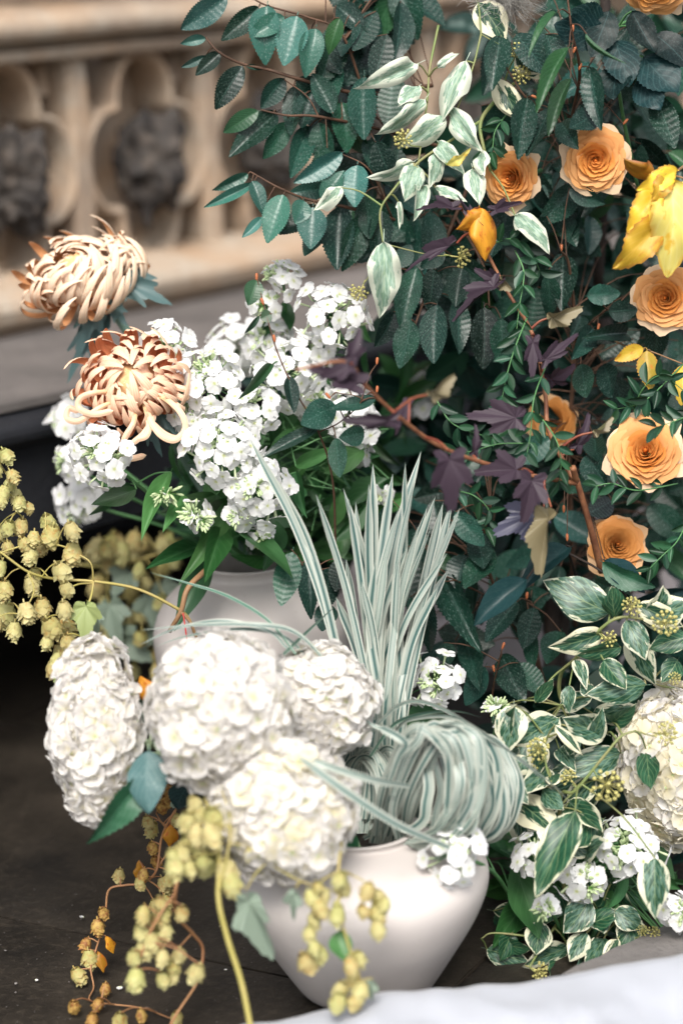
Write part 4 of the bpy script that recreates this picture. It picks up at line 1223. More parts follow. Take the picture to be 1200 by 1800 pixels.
# ------------------------------------------------------------------ phlox
mbp = (470, 1000, 2.37)
PH = [ # label, x, y, d, rad, n, stem mid points, buds
 ('white phlox head lowest left, crisp in front of the chrysanthemum', 178, 797, 2.10, 58, 17, [(430, 985, 2.36), (330, 920, 2.25), (240, 850, 2.16)], 3, (-.2, .1)),
 ('white phlox head blurred at the left edge of the phlox mass', 122, 735, 2.34, 36, 10, [(430, 985, 2.37), (260, 860, 2.36), (160, 780, 2.36)], 1, (-.6, .2)),
 ('blurred white phlox head hanging lowest at far left above the hops', 140, 882, 2.34, 46, 14, [(430, 990, 2.38), (300, 930, 2.37), (200, 900, 2.36)], 1, (-.6, -.1)),
 ('small white phlox sprig directly behind the side of the low left phlox head', 133, 810, 2.28, 30, 8, [(430, 990, 2.38), (280, 900, 2.34), (180, 850, 2.3)], 1, (-.6, 0)),
 ('white phlox head right of the lower chrysanthemum, with green buds', 372, 672, 2.14, 66, 20, [(450, 985, 2.36), (420, 880, 2.28), (385, 760, 2.2)], 4, (-.05, .2)),
 ('fullest white phlox head, below centre of the phlox mass', 392, 785, 2.10, 68, 24, [(455, 985, 2.35), (430, 920, 2.26), (405, 850, 2.18)], 4, (-.1, .15)),
 ('white phlox head spilling lowest toward the vase behind', 455, 858, 2.11, 62, 19, [(460, 985, 2.35), (465, 940, 2.26), (460, 900, 2.18)], 3, (.1, -.1)),
 ('white phlox head behind the chrysanthemum stem, partly budded', 292, 612, 2.17, 52, 11, [(450, 985, 2.37), (390, 840, 2.32), (320, 690, 2.24)], 4, (-.1, .3)),
 ('blurred white phlox head highest behind, left of the twig', 412, 612, 2.30, 58, 16, [(460, 985, 2.38), (440, 850, 2.36), (420, 700, 2.34)], 1, (0, .35)),
 ('white phlox head in the middle, just right of the drooping twig leaf', 500, 655, 2.16, 62, 18, [(465, 985, 2.36), (480, 870, 2.3), (495, 740, 2.22)], 3, (.05, .2)),
 ('white phlox head topmost right under the ivy berries', 583, 552, 2.17, 66, 18, [(480, 985, 2.37), (530, 850, 2.32), (570, 660, 2.24)], 3, (.1, .25)),
 ('small white phlox tip rising highest of all the phlox', 497, 484, 2.18, 34, 7, [(480, 985, 2.38), (500, 800, 2.34), (505, 600, 2.26)], 2, (0, .4)),
 ('sparse white phlox tip beside the small round twig leaf', 468, 536, 2.20, 28, 5, [(475, 985, 2.38), (485, 800, 2.34), (480, 640, 2.28)], 2, (-.2, .3)),
 ('white phlox head behind the purple branch tip', 612, 728, 2.18, 58, 17, [(485, 985, 2.36), (550, 880, 2.3), (595, 800, 2.24)], 2, (.15, .2)),
 ('white phlox flowers between the twig and the purple leaves', 552, 700, 2.20, 44, 9, [(480, 985, 2.36), (520, 880, 2.32), (545, 780, 2.26)], 2, (.1, .2)),
 ('half-open phlox sprig with three white flowers low in the leaves', 345, 905, 2.12, 32, 5, [(450, 990, 2.34), (420, 970, 2.26), (375, 930, 2.18)], 3, (-.2, 0)),
 ('budded phlox tip just above the rim of the rear vase', 462, 945, 2.14, 24, 4, [(470, 995, 2.34), (470, 975, 2.26)], 2, (0, 0)),
 ('single phlox trumpet and green buds poking left below the chrysanthemum', 290, 862, 2.12, 20, 1, [(440, 990, 2.34), (380, 930, 2.25), (310, 880, 2.18)], 3, (-.5, .1)),
 ('blurred phlox sprig far behind the hanging hornbeam leaves', 735, 690, 2.42, 42, 9, [(520, 985, 2.42), (620, 860, 2.44), (700, 750, 2.44)], 2, (.2, .2)),
 ('lone white phlox flower low between the grass blades', 672, 868, 2.20, 16, 2, [(500, 990, 2.36), (600, 930, 2.3), (650, 890, 2.24)], 1, (0, .1)),
 ('faint white phlox flowers behind the dusty leaves of the twig', 628, 800, 2.22, 26, 5, [(500, 990, 2.36), (580, 900, 2.3), (620, 830, 2.26)], 2, (0, .2)),
 ('white phlox head right of the grass sheaf, above the skein', 760, 1198, 2.09, 54, 13, [(800, 1480, 2.16), (790, 1380, 2.16), (770, 1260, 2.14)], 4, (-.1, .1)),
 ('single white phlox flower with buds above the variegated leaves', 872, 1245, 2.10, 20, 2, [(830, 1480, 2.16), (850, 1380, 2.16), (868, 1290, 2.14)], 3, (.2, .1)),
 ('white phlox head drooping over the shoulder of the front vase', 794, 1500, 1.925, 56, 12, [(900, 1580, 2.10), (868, 1535, 2.02), (830, 1512, 1.95)], 2, (-.2, -.1)),
 ('white phlox head half hidden behind the broad green-edged ivy leaf', 945, 1503, 2.04, 50, 13, [(980, 1640, 2.12), (965, 1580, 2.1), (950, 1530, 2.08)], 3, (-.1, .1)),
 ('white phlox head nearest the right hydrangea, with a spray of green buds', 1100, 1490, 2.05, 68, 16, [(1040, 1650, 2.14), (1060, 1590, 2.12), (1085, 1530, 2.1)], 5, (.1, .15)),
 ('small white phlox flowers under the broad ivy leaf', 1022, 1548, 2.05, 40, 7, [(1010, 1650, 2.12), (1015, 1600, 2.1)], 3, (0, 0)),
 ('white phlox flowers at the right edge above the grey stone', 1192, 1600, 2.03, 36, 8, [(1150, 1690, 2.12), (1170, 1650, 2.1)], 2, (.1, 0)),
 ('tiny white phlox flower dangling lowest above the cloth', 958, 1590, 2.02, 20, 3, [(990, 1650, 2.1), (975, 1615, 2.06)], 2, (-.1, -.4)),
]
PH += [
 ('white phlox head filling the gap right of the hooked chrysanthemum petals', 340, 735, 2.15, 44, 10, [(450, 985, 2.36), (400, 880, 2.28), (355, 800, 2.2)], 2, (-.1, .2)),
 ('white phlox head between the fullest head and the drooping twig', 452, 722, 2.13, 46, 11, [(460, 985, 2.36), (455, 880, 2.28), (452, 790, 2.18)], 2, (.0, .2)),
 ('soft white phlox head behind the round twig leaf stem', 472, 598, 2.24, 46, 11, [(470, 985, 2.38), (475, 820, 2.34), (474, 680, 2.28)], 2, (.0, .3)),
 ('white phlox head just below the topmost right phlox head', 548, 622, 2.20, 44, 10, [(480, 985, 2.37), (520, 850, 2.32), (540, 700, 2.25)], 2, (.1, .2)),
 ('small white phlox cluster beneath the fullest phlox head, over the leaves', 420, 905, 2.12, 26, 5, [(460, 990, 2.34), (450, 960, 2.25), (432, 930, 2.16)], 2, (.0, -.1))]
phs = []
for (lab, x, y, d, rad, n, st, nb, ax) in PH:
    phs.append(phlox(lab, x, y, d, rad, n, st, nb, ax, fr=21))
def PL(i): return phs[i]
LV = [(0, 300, 830, 248, 942, 34, 2.15, 2.1), (0, 240, 860, 172, 885, 34, 2.14, 2.12), (0, 230, 850, 160, 905, 26, 2.2, 2.16), (4, 330, 760, 350, 800, 30, 2.2, 2.17),
      (5, 420, 870, 350, 985, 40, 2.2, 2.1), (5, 380, 870, 300, 900, 34, 2.18, 2.15), (5, 360, 850, 410, 900, 36, 2.2, 2.16), (6, 430, 925, 510, 1010, 46, 2.16, 2.08), (6, 390, 930, 365, 1015, 44, 2.16, 2.08),
      (6, 350, 960, 262, 995, 34, 2.2, 2.14), (6, 365, 985, 318, 1080, 46, 2.22, 2.16), (9, 520, 760, 470, 800, 30, 2.2, 2.16), (9, 480, 640, 420, 700, 20, 2.12, 2.08), (9, 520, 820, 580, 790, 26, 2.18, 2.14),
      (10, 560, 640, 585, 680, 34, 2.22, 2.2), (11, 500, 530, 510, 580, 26, 2.24, 2.22), (10, 620, 560, 650, 600, 24, 2.22, 2.2), (13, 640, 790, 570, 830, 40, 2.18, 2.14), (5, 440, 800, 530, 770, 26, 2.22, 2.2),
      (15, 380, 900, 420, 870, 44, 2.18, 2.16), (17, 320, 870, 290, 930, 26, 2.16, 2.12), (6, 520, 830, 535, 905, 30, 2.16, 2.12), (6, 540, 870, 480, 850, 30, 2.2, 2.18), (12, 480, 560, 455, 600, 20, 2.24, 2.22),
      (21, 790, 1260, 800, 1310, 36, 2.14, 2.1), (21, 770, 1250, 710, 1300, 60, 2.14, 2.08), (24, 905, 1520, 945, 1650, 50, 2.09, 2.04), (24, 930, 1580, 870, 1660, 50, 2.12, 2.06), (26, 1050, 1560, 1085, 1610, 34, 2.1, 2.06), (23, 850, 1500, 838, 1548, 24, 2.04, 2.02),
      (25, 1100, 1540, 1065, 1600, 34, 2.09, 2.06), (25, 1130, 1530, 1190, 1560, 40, 2.1, 2.06), (26, 1010, 1590, 990, 1640, 36, 2.1, 2.06)]
for (i, *l) in LV: PL(i).leaf(L_PH, *l)
PHP = [(300, 830), (340, 790), (420, 720), (520, 720), (640, 740), (680, 800), (690, 930), (560, 985), (420, 985), (360, 960)]
for i, n in ((5, 16), (6, 18), (9, 18), (13, 20), (10, 8), (4, 10), (0, 4), (15, 5), (14, 12), (18, 14), (20, 10)):
    PL(i).fill(L_PH, PHP if i != 18 else [(650, 640), (800, 660), (780, 780), (660, 800)], n, 2.2 if i != 18 else 2.36, 2.36 if i != 18 else 2.46, 55, 105, .3, 100)
PL(10).fill(L_PH, [(540, 590), (640, 580), (650, 660), (520, 660)], 8, 2.22, 2.28, 40, 70, .3, 90)
PL(7).fill(L_PH, [(270, 640), (330, 640), (350, 760), (300, 720)], 6, 2.24, 2.3, 40, 70, .3, 90)
LRP = [(840, 1480), (1010, 1440), (1200, 1480), (1200, 1620), (1080, 1650), (1000, 1690), (880, 1640), (850, 1560)]
for i in (23, 24, 25, 26, 27): PL(i).fill(L_PH, LRP, 9, 2.12, 2.24, 60, 110, .34, 100)
for p_ in phs: p_.finish()

# ------------------------------------------------------------------ chrysanthemums
RINGS_A = mum_set(M['mum_pale'], 1); RINGS_B = mum_set(M['mum'], 4)
def mum_extra(root, mat, pts, w):
    b = blade(root, [P(*q) for q in pts], w, 'petal', .3, mat, 8, .6, .95, 2.9)
ra, Ma = mum('pale apricot chrysanthemum standing highest at left against the carved wall', 136, 478, 2.24, 98, (-.35, .95, .75), RINGS_A, 3)
mb = MB(); mb.tube(crom([MOUTH_B, P(330, 800, 2.3), P(258, 640, 2.26), P(215, 570, 2.26), P(165, 505, 2.26)], 8), .0045, .0045, 8)
part('stem', mb.mesh('stem', M['mum_stem']), ra)
# side spray of the same bloom
for k in range(30):
    a = rnd(0, 6.28)
    Ms = axisM(P(205 + rnd(-10, 10), 462 + rnd(-8, 8), 2.25), UPV * .7 + RGT * .8 - FWD * .6, 62 * K * 2.25, .3)
    part('petal', random.choice(RINGS_A[random.choice((2, 3, 4, 5))][1]), ra, Ms @ Matrix.Rotation(a, 4, 'Z') @ Matrix.Rotation(rnd(-.2, .2), 4, 'X'))
for k in range(9):
    Ms = axisM(P(108 + rnd(-8, 8), 520 + rnd(-6, 6), 2.24), -UPV * .7 - RGT * .4 - FWD * .6, 50 * K * 2.25, .3)
    part('petal', random.choice(RINGS_A[random.choice((3, 4, 5))][1]), ra, Ms @ Matrix.Rotation(rnd(0, 6.28), 4, 'Z'))
for (bx, by, tx, ty, w, d) in ((185, 500, 140, 605, 66, 2.25), (190, 520, 118, 655, 60, 2.26), (205, 490, 285, 525, 62, 2.24), (200, 478, 262, 480, 50, 2.25), (195, 530, 215, 560, 40, 2.25)):
    part('leaf', random.choice(L_MU), ra, leafM(P(bx, by, d), P(tx, ty, d - .02), w * K * d, rnd(-.4, .4)))
rb, Mb = mum('apricot chrysanthemum with red-lined hooked petals resting on the phlox', 232, 668, 2.125, 92, (-.15, .5, 1.0), RINGS_B, 9)
mb = MB(); mb.tube(crom([MOUTH_B, P(350, 850, 2.28), P(280, 730, 2.2), P(245, 690, 2.15)], 8), .0045, .0045, 8)
part('stem', mb.mesh('stem', M['mum_stem']), rb)
for pts in ([(262, 690, 2.12), (290, 700, 2.10), (318, 725, 2.09), (326, 752, 2.09), (312, 770, 2.09), (288, 762, 2.10), (262, 738, 2.11)], [(258, 695, 2.13), (262, 730, 2.10), (280, 762, 2.09), (305, 774, 2.08), (324, 760, 2.09)],
            [(265, 685, 2.13), (300, 690, 2.12), (324, 700, 2.12), (330, 690, 2.13)], [(265, 680, 2.13), (300, 678, 2.12), (328, 684, 2.12), (322, 668, 2.14)], [(240, 700, 2.12), (236, 740, 2.10), (220, 770, 2.10), (212, 800, 2.11), (230, 806, 2.12), (258, 800, 2.13)],
            [(220, 700, 2.12), (180, 715, 2.10), (140, 740, 2.10), (118, 735, 2.11), (122, 718, 2.12), (140, 724, 2.12)], [(215, 690, 2.12), (170, 690, 2.10), (142, 700, 2.10), (140, 718, 2.10), (165, 728, 2.09), (200, 722, 2.09)],
            [(262, 700, 2.13), (270, 730, 2.11), (255, 760, 2.1), (232, 780, 2.1)], [(280, 690, 2.13), (310, 712, 2.11), (326, 722, 2.12)], [(250, 700, 2.12), (262, 738, 2.10), (258, 765, 2.09), (240, 772, 2.09)]):
    mum_extra(rb, M['mum'], pts, 11 * K * 2.1)
for (bx, by, tx, ty, w, d) in ((270, 700, 312, 770, 50, 2.15), (255, 720, 275, 790, 44, 2.17)):
    part('leaf', random.choice(L_MU), rb, leafM(P(bx, by, d), P(tx, ty, d - .02), w * K * d, .2))

# ------------------------------------------------------------------ roses
RO = [('apricot rose cut off by the top edge, its face tipped down', 1148, -22, 2.10, 68, (-.05, -.75), .3, ROSE_B), ('open apricot rose with pale outer petals, second from the top right', 1046, 282, 2.11, 63, (.0, -.12), 1.1, ROSE_A),
      ('apricot rose turned half left, behind a dusty hornbeam leaf', 893, 314, 2.12, 59, (-.55, -.1), 2.0, ROSE_B), ('tight apricot rose at the right edge below the yellow leaves', 1168, 524, 2.11, 62, (-.15, .05), 2.9, ROSE_A),
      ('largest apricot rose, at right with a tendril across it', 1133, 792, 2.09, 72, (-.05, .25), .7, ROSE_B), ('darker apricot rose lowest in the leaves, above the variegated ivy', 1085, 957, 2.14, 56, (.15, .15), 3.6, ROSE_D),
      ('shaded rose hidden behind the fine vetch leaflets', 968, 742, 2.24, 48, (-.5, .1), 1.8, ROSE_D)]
for r_ in RO: rose(*r_)
AV = [(1148, -10, 75), (1046, 282, 66), (893, 314, 62), (1168, 524, 66), (1133, 792, 76), (1085, 957, 60)]

# ------------------------------------------------------------------ hornbeam branches
H = []
def hbm(label, stems, group='hornbeam branches'):
    p = Plant('hornbeam_branch', label, 'branch', stems, M['bark'], group, .0006, None, 6); H.append(p); return p
D = 2.13
h1 = hbm('topmost left hornbeam branch reaching out over the carved wall', [([(760, 150, 2.2), (640, 165, 2.17), (530, 140, D), (470, 122, D), (425, 112, D), (385, 92, 2.12), (362, 66, 2.12)], .0022, .0009), ([(640, 165, 2.17), (600, 60, 2.14), (540, 30, D), (465, 8, D), (420, -20, D)], .0015, .0008)])
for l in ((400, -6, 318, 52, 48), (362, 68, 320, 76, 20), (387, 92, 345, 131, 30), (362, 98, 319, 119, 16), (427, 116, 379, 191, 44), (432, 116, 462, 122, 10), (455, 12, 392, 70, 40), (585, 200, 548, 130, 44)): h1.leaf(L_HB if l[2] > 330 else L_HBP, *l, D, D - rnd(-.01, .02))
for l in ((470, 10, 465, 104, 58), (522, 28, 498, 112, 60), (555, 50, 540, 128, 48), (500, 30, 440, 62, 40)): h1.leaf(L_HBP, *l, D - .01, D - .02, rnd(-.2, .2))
h1.leaf(L_HBG, 597, 32, 576, 92, 33, D - .02, D - .02, .1)
for l in ((545, 60, 600, 130, 50), (600, 60, 560, 150, 58), (575, 100, 590, 175, 52), (620, 20, 600, 100, 44), (660, 20, 620, 90, 48), (590, 10, 640, 55, 44), (680, 60, 655, 150, 46)): h1.leaf(L_HB, *l, D + .03, D + .01)
h2 = hbm('hornbeam branch second from the top left, with dark drooping leaves', [([(780, 260, 2.22), (680, 230, 2.18), (560, 205, D), (505, 203, D), (458, 193, D)], .002, .0008), ([(560, 205, D), (540, 170, D), (500, 140, D)], .001, .0006)])
h2.leaf(L_HBG, 455, 195, 392, 231, 34, D, D, .2)
for l in ((486, 198, 408, 268, 50), (508, 215, 464, 279, 42), (500, 138, 458, 190, 42), (518, 150, 512, 238, 46), (548, 160, 530, 222, 48), (545, 222, 508, 316, 46), (560, 215, 575, 300, 50), (590, 190, 540, 190, 44), (520, 140, 560, 160, 40), (600, 180, 610, 262, 52), (575, 260, 560, 330, 46), (640, 134, 640, 247, 55), (690, 140, 680, 225, 50), (660, 250, 690, 330, 52), (700, 260, 690, 340, 44)): h2.leaf(L_HB, *l, D + rnd(0, .03), D + rnd(-.01, .02))
h3 = hbm('third hornbeam branch from the top left, with pale blue-green leaves', [([(800, 400, 2.22), (690, 385, 2.17), (600, 362, D), (540, 350, D), (490, 330, 2.12), (440, 302, 2.12)], .0022, .0008), ([(690, 385, 2.17), (650, 300, D), (600, 270, D)], .001, .0006)])
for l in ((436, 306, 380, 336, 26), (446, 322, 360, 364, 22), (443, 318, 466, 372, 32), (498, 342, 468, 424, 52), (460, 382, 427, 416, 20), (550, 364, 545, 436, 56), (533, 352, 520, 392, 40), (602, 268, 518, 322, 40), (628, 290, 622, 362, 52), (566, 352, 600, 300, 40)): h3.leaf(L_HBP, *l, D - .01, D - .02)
for l in ((600, 362, 592, 476, 62), (640, 378, 604, 476, 56), (560, 362, 490, 412, 44), (575, 330, 510, 340, 36), (640, 340, 650, 420, 50), (670, 370, 660, 450, 46), (560, 400, 535, 450, 36)): h3.leaf(L_HB, *l, D + .01, D)
h4 = hbm('hanging hornbeam spray above the purple branch, pale-veined leaves pointing down', [([(860, 240, 2.24), (800, 380, 2.2), (765, 470, 2.16), (735, 555, D), (720, 600, D)], .0022, .0008), ([(800, 380, 2.2), (850, 470, 2.18), (860, 540, 2.17)], .0014, .0007)])
for l in ((733, 470, 703, 574, 48), (762, 472, 752, 545, 46), (722, 562, 702, 648, 56), (692, 548, 664, 610, 40), (768, 535, 763, 640, 54), (850, 540, 851, 648, 58), (806, 528, 808, 618, 44), (700, 470, 722, 430, 36), (780, 440, 740, 470, 40), (812, 470, 800, 540, 44), (880, 560, 882, 640, 46)): h4.leaf(L_HB, *l, D + rnd(-.01, .02), D + rnd(-.02, .01))
h5 = hbm('thin hornbeam twig rising through the phlox with few small leaves', [([(590, 1010, 2.16), (585, 850, 2.12), (560, 760, 2.09), (520, 690, 2.08), (488, 620, 2.08), (470, 560, 2.09), (452, 490, 2.1)], .0012, .0006), ([(560, 760, 2.09), (600, 740, 2.08), (635, 702, 2.07), (590, 690, 2.06)], .0007, .0005)])
h5.leaf(L_HBG, 452, 492, 438, 533, 36, 2.1, 2.09, .0); h5.leaf(L_HBG, 478, 552, 458, 560, 26, 2.09); h5.leaf(L_HBG, 456, 555, 432, 588, 12, 2.09)
for l in ((508, 662, 516, 728, 30), (590, 712, 528, 746, 56), (560, 752, 462, 800, 30), (590, 770, 598, 840, 38), (640, 760, 600, 770, 40), (660, 700, 580, 720, 30)): h5.leaf(L_HB, *l, 2.08, 2.06)
buds_on(h5, [(451, 492, 2.1, 0), (463, 535, 2.09, -20), (483, 600, 2.08, -10), (580, 700, 2.06, -40), (600, 665, 2.1, 10), (662, 640, 2.1, 5), (662, 690, 2.1, 5)])
h6 = hbm('hornbeam twig in front of the rear vase, two toothed leaves', [([(590, 1150, 2.14), (560, 1050, 2.12), (530, 990, 2.12), (512, 965, 2.12)], .0012, .0006)])
for l in ((514, 970, 494, 1066, 52), (545, 985, 540, 1080, 40), (580, 998, 568, 1075, 48), (575, 1060, 566, 1110, 44), (600, 980, 590, 1040, 40)): h6.leaf(L_HB, *l, 2.12, 2.10)
h7 = hbm('low hornbeam spray right of the grass sheaf, over the grey plinth', [([(960, 1400, 2.3), (955, 1200, 2.28), (880, 1060, 2.22), (850, 960, 2.18), (862, 890, 2.16)], .003, .0008), ([(860, 1260, 2.18), (868, 1200, 2.15), (882, 1140, 2.12)], .0012, .0006), ([(880, 1060, 2.22), (800, 1020, 2.15), (772, 1010, 2.13)], .001, .0006), ([(955, 1200, 2.28), (930, 1080, 2.22), (925, 1055, 2.2)], .0012, .0007)])
for l in ((774, 1006, 820, 1120, 56), (815, 975, 802, 1032, 56), (862, 960, 815, 1035, 52), (745, 1040, 755, 1148, 42), (720, 1050, 740, 1120, 30), (882, 1150, 918, 1232, 54), (912, 1165, 955, 1222, 44), (852, 1172, 818, 1240, 42), (908, 1058, 852, 1132, 44), (938, 1068, 918, 1142, 44), (815, 1120, 840, 1200, 46), (780, 1130, 790, 1170, 36), (838, 935, 850, 1000, 50), (760, 880, 780, 960, 46), (730, 930, 760, 1000, 44), (800, 900, 850, 960, 44), (690, 880, 650, 960, 26), (985, 1110, 960, 1170, 46), (930, 1100, 935, 1180, 30)): h7.leaf(L_HB, *l, 2.15 + rnd(-.02, .04), 2.13 + rnd(-.02, .03))
buds_on(h7, [(882, 1140, 2.12, 20), (868, 1180, 2.14, -10), (925, 1052, 2.2, 5), (862, 885, 2.16, 10)])
h8 = hbm('hornbeam branch at top right leaning across the upper roses', [([(1010, 420, 2.3), (1000, 250, 2.2), (1018, 130, 2.12), (1005, 60, 2.08), (996, -10, 2.07)], .0022, .0008), ([(1000, 250, 2.2), (930, 180, 2.12), (890, 120, 2.11)], .0014, .0007)])
for l in ((878, 64, 866, 148, 50), (926, 172, 908, 284, 52), (965, 190, 925, 275, 44), (958, 60, 975, 120, 52), (1035, 118, 1052, 222, 46), (905, 60, 960, 130, 50), (1150, 165, 1185, 262, 52), (1050, 195, 1000, 225, 46), (985, 215, 1010, 255, 44)): h8.leaf(L_HB, *l, 2.11, 2.08)
for l in ((1002, 138, 958, 218, 26), (1000, 82, 938, 168, 24), (978, 22, 930, 72, 24), (1030, 60, 1075, 110, 14)): h8.leaf(L_HBG, *l, 2.04, 2.0, .6)
buds_on(h8, [(1006, 55, 2.08, 0), (1007, 92, 2.09, 20), (1017, 122, 2.11, 20), (944, 172, 2.1, -70), (1095, 218, 2.12, 40)])
h9 = hbm('hornbeam branch down the right side between the lower roses', [([(1010, 1100, 2.36), (1000, 800, 2.26), (1010, 600, 2.2), (1000, 470, 2.16), (985, 440, 2.14)], .003, .0009), ([(1010, 600, 2.2), (1045, 560, 2.15), (1090, 530, 2.13)], .001, .0006)])
for l in ((988, 446, 988, 538, 52), (960, 480, 968, 560, 40), (1042, 578, 1000, 634, 40), (1020, 640, 1030, 700, 44), (1045, 770, 1050, 815, 44), (1030, 800, 1060, 850, 54), (1075, 880, 1030, 905, 46), (1160, 560, 1150, 634, 44), (1100, 585, 1045, 590, 36), (960, 380, 940, 430, 40), (1000, 330, 1060, 360, 40), (990, 380, 1010, 430, 40), (1060, 640, 1075, 700, 44), (1020, 555, 1010, 580, 30)): h9.leaf(L_HB, *l, 2.14 + rnd(-.01, .05), 2.13 + rnd(-.02, .04))
h9.leaf(L_ROG, 1030, 520, 1090, 516, 38, 2.12, 2.11, 0); h9.leaf(L_ROG, 1068, 548, 1120, 545, 40, 2.12, 2.11, .1)
h9.leaf(L_HY, 1058, 988, 1140, 1040, 40, 2.1, 2.08, .6); h9.leaf(L_DK, 1062, 985, 1132, 1036, 46, 2.11, 2.09, -.3)
buds_on(h9, [(986, 440, 2.14, 0), (1050, 580, 2.14, 10), (990, 900, 2.1, 0), (996, 950, 2.1, 0)])
PA = [(560, 0), (860, 0), (870, 300), (860, 560), (740, 600), (690, 540), (640, 440), (590, 330), (560, 200)]
PA2 = [(590, 0), (760, 0), (740, 60), (700, 100), (640, 240), (600, 200)]
PB = [(850, 0), (1210, 0), (1210, 1080), (960, 1090), (900, 1000), (880, 760), (860, 400)]
PC = [(690, 860), (880, 780), (1000, 960), (960, 1120), (780, 1200), (700, 1080)]
h1.fill(L_HB, PA2, 22, 2.17, 2.26, 80, 115, .56, 60)
h2.fill(L_HB, [(540, 150), (650, 140), (700, 330), (600, 340)], 14, 2.16, 2.24, 80, 112, .56, 60)
h3.fill(L_HB, [(600, 330), (760, 330), (760, 470), (640, 450)], 20, 2.17, 2.26, 80, 110, .56, 60)
h4.fill(L_HB, [(720, 400), (880, 380), (900, 560), (760, 560)], 26, 2.18, 2.28, 80, 112, .56, 60)
h8.fill(L_HB, [(850, 0), (1210, 0), (1210, 460), (950, 460), (870, 330)], 85, 2.17, 2.34, 62, 105, .54, 80, avoid=())
h9.fill(L_HB, [(900, 420), (1210, 440), (1210, 1080), (980, 1080), (900, 820)], 85, 2.2, 2.38, 55, 100, .54, 80)
h7.fill(L_HB, PC, 34, 2.2, 2.32, 70, 105, .54, 80)
for h in H: h.finish()
# mass of leaves deep behind
mb = MB()
def stuff_leaves(polys, mats, L0, L1):
    for poly, n, d0, d1 in polys:
        for k in range(n):
            x, y = poly_pt(poly); d = rnd(d0, d1); L = rnd(L0, L1); a = rnd(-1.6, 1.6)
            b = P(x, y, d); t = P(x + math.sin(a) * L, y + math.cos(a) * L, d + rnd(-.04, .04))
            Mx = leafM(b, t, L * .55 * K * d, rnd(-1.2, 1.2)); mi = random.randrange(len(mats))
            mb.sheet(4, 7, lambda u, v: (u * .5 * math.sin(PI * v ** .86) ** .75 if 0 < v < 1 else 0, v, .12 * abs(u) * .5 - .2 * v * v), Mx, mi)
stuff_leaves([(PB, 420, 2.4, 2.66), ([(700, 250), (880, 200), (900, 800), (780, 640), (720, 560)], 110, 2.3, 2.45), ([(740, 780), (1000, 740), (1000, 930), (760, 960)], 130, 2.34, 2.55),
              ([(880, 1230), (1210, 1050), (1210, 1680), (1010, 1690), (880, 1660), (850, 1480)], 330, 2.24, 2.5), ([(520, 640), (760, 700), (720, 960), (560, 980), (420, 960), (330, 860)], 210, 2.38, 2.5)],
             (M['hornbeam'], M['hornbeam'], M['small_leaf']), 60, 110)
single('background_foliage', mb.mesh('background_foliage', [M['hornbeam'], M['hornbeam'], M['small_leaf']]), 'dense dark green leaves deep behind the roses, ivy and phlox', 'foliage', kind='stuff')
# upright stems the foliage is tied to
for lab, pts, r in (('dark upright stem behind the big rose and the shaded rose', [(965, 1500, 2.42), (985, 1100, 2.42), (1065, 700, 2.42), (1060, 560, 2.42)], .010), ('dark slim trunk standing before the grey plinth', [(962, 1560, 2.40), (966, 1300, 2.4), (972, 1000, 2.4), (1000, 820, 2.42)], .008), ('dark stem at the top right behind the downturned rose', [(1050, 500, 2.36), (1066, 200, 2.3), (1062, -40, 2.28)], .006)):
    mb = MB(); c_ = crom([P(*q) for q in pts], 10); mb.tube(c_, [r * (1 + .12 * noise.noise(q * 40)) for q in c_], None, 10)
    single('young_tree', mb.mesh('young_tree', M['bark_dark']), lab, 'tree trunk')

# ------------------------------------------------------------------ variegated ivy
def berries(pl, lst, sc=14):
    for (x, y, d, *s) in lst:
        c_ = P(x, y, d); q, _ = nearest(c_, [k for k, _, _ in pl.curves])
        ax = ((c_ - q).normalized() + (CAM - c_).normalized() * .5) if (c_ - q).length > 1e-4 else UPV
        r_ = (s[0] if s else sc) * K * d
        pl.mb.tube(crom([q, q.lerp(c_, .6) - V((0, 0, .003)), c_ - ax.normalized() * r_], 4), .0008, .0007, 4, cap=False)
        pl.at('berry_cluster', UMB, axisM(c_, ax, r_, rnd(0, 6)), twig=False)
def ivyp(label, stems, mat='ivy_stem'): return Plant('variegated_ivy', label, 'ivy', stems, M[mat], 'variegated ivy sprays', .0008)
i1 = ivyp('pale crumpled ivy spray hanging in the upper middle, beside a brown twig', [([(880, 165, 2.14), (845, 212, 2.12), (850, 262, 2.11), (862, 300, 2.12)], .0022, .0014), ([(845, 212, 2.12), (790, 248, 2.10), (735, 285, 2.09), (690, 335, 2.08), (668, 372, 2.08), (673, 428, 2.08)], .0016, .0009), ([(770, 45, 2.13), (755, 120, 2.11), (750, 180, 2.10), (735, 285, 2.09)], .0013, .0008), ([(845, 60, 2.1), (830, 120, 2.09), (800, 200, 2.09)], .001, .0007)])
for l in ((733, 112, 654, 148, 42), (735, 152, 704, 178, 34), (745, 175, 690, 236, 44), (780, 205, 724, 250, 50), (818, 108, 776, 196, 50), (790, 192, 838, 262, 44), (735, 290, 715, 340, 44), (725, 285, 672, 320, 40), (770, 250, 800, 285, 34), (742, 330, 735, 372, 32), (700, 355, 704, 382, 14), (765, 330, 805, 345, 22), (845, 268, 846, 302, 32), (830, 296, 842, 346, 40), (770, 265, 760, 310, 30), (600, 330, 566, 355, 30), (770, 118, 790, 100, 18), (905, 380, 962, 428, 46)): i1.leaf(L_IVP, *l, 2.09, 2.07)
i1.leaf(L_IVP[0], 674, 426, 672, 548, 60, 2.07, 2.06, .1, label='large pale hanging leaf')
for l in ((868, 140, 920, 212, 44), (840, 5, 885, 70, 58), (905, 100, 950, 125, 46), (880, 150, 905, 205, 40), (970, 110, 930, 128, 50)): i1.leaf(L_IVC, *l, 2.12, 2.11)
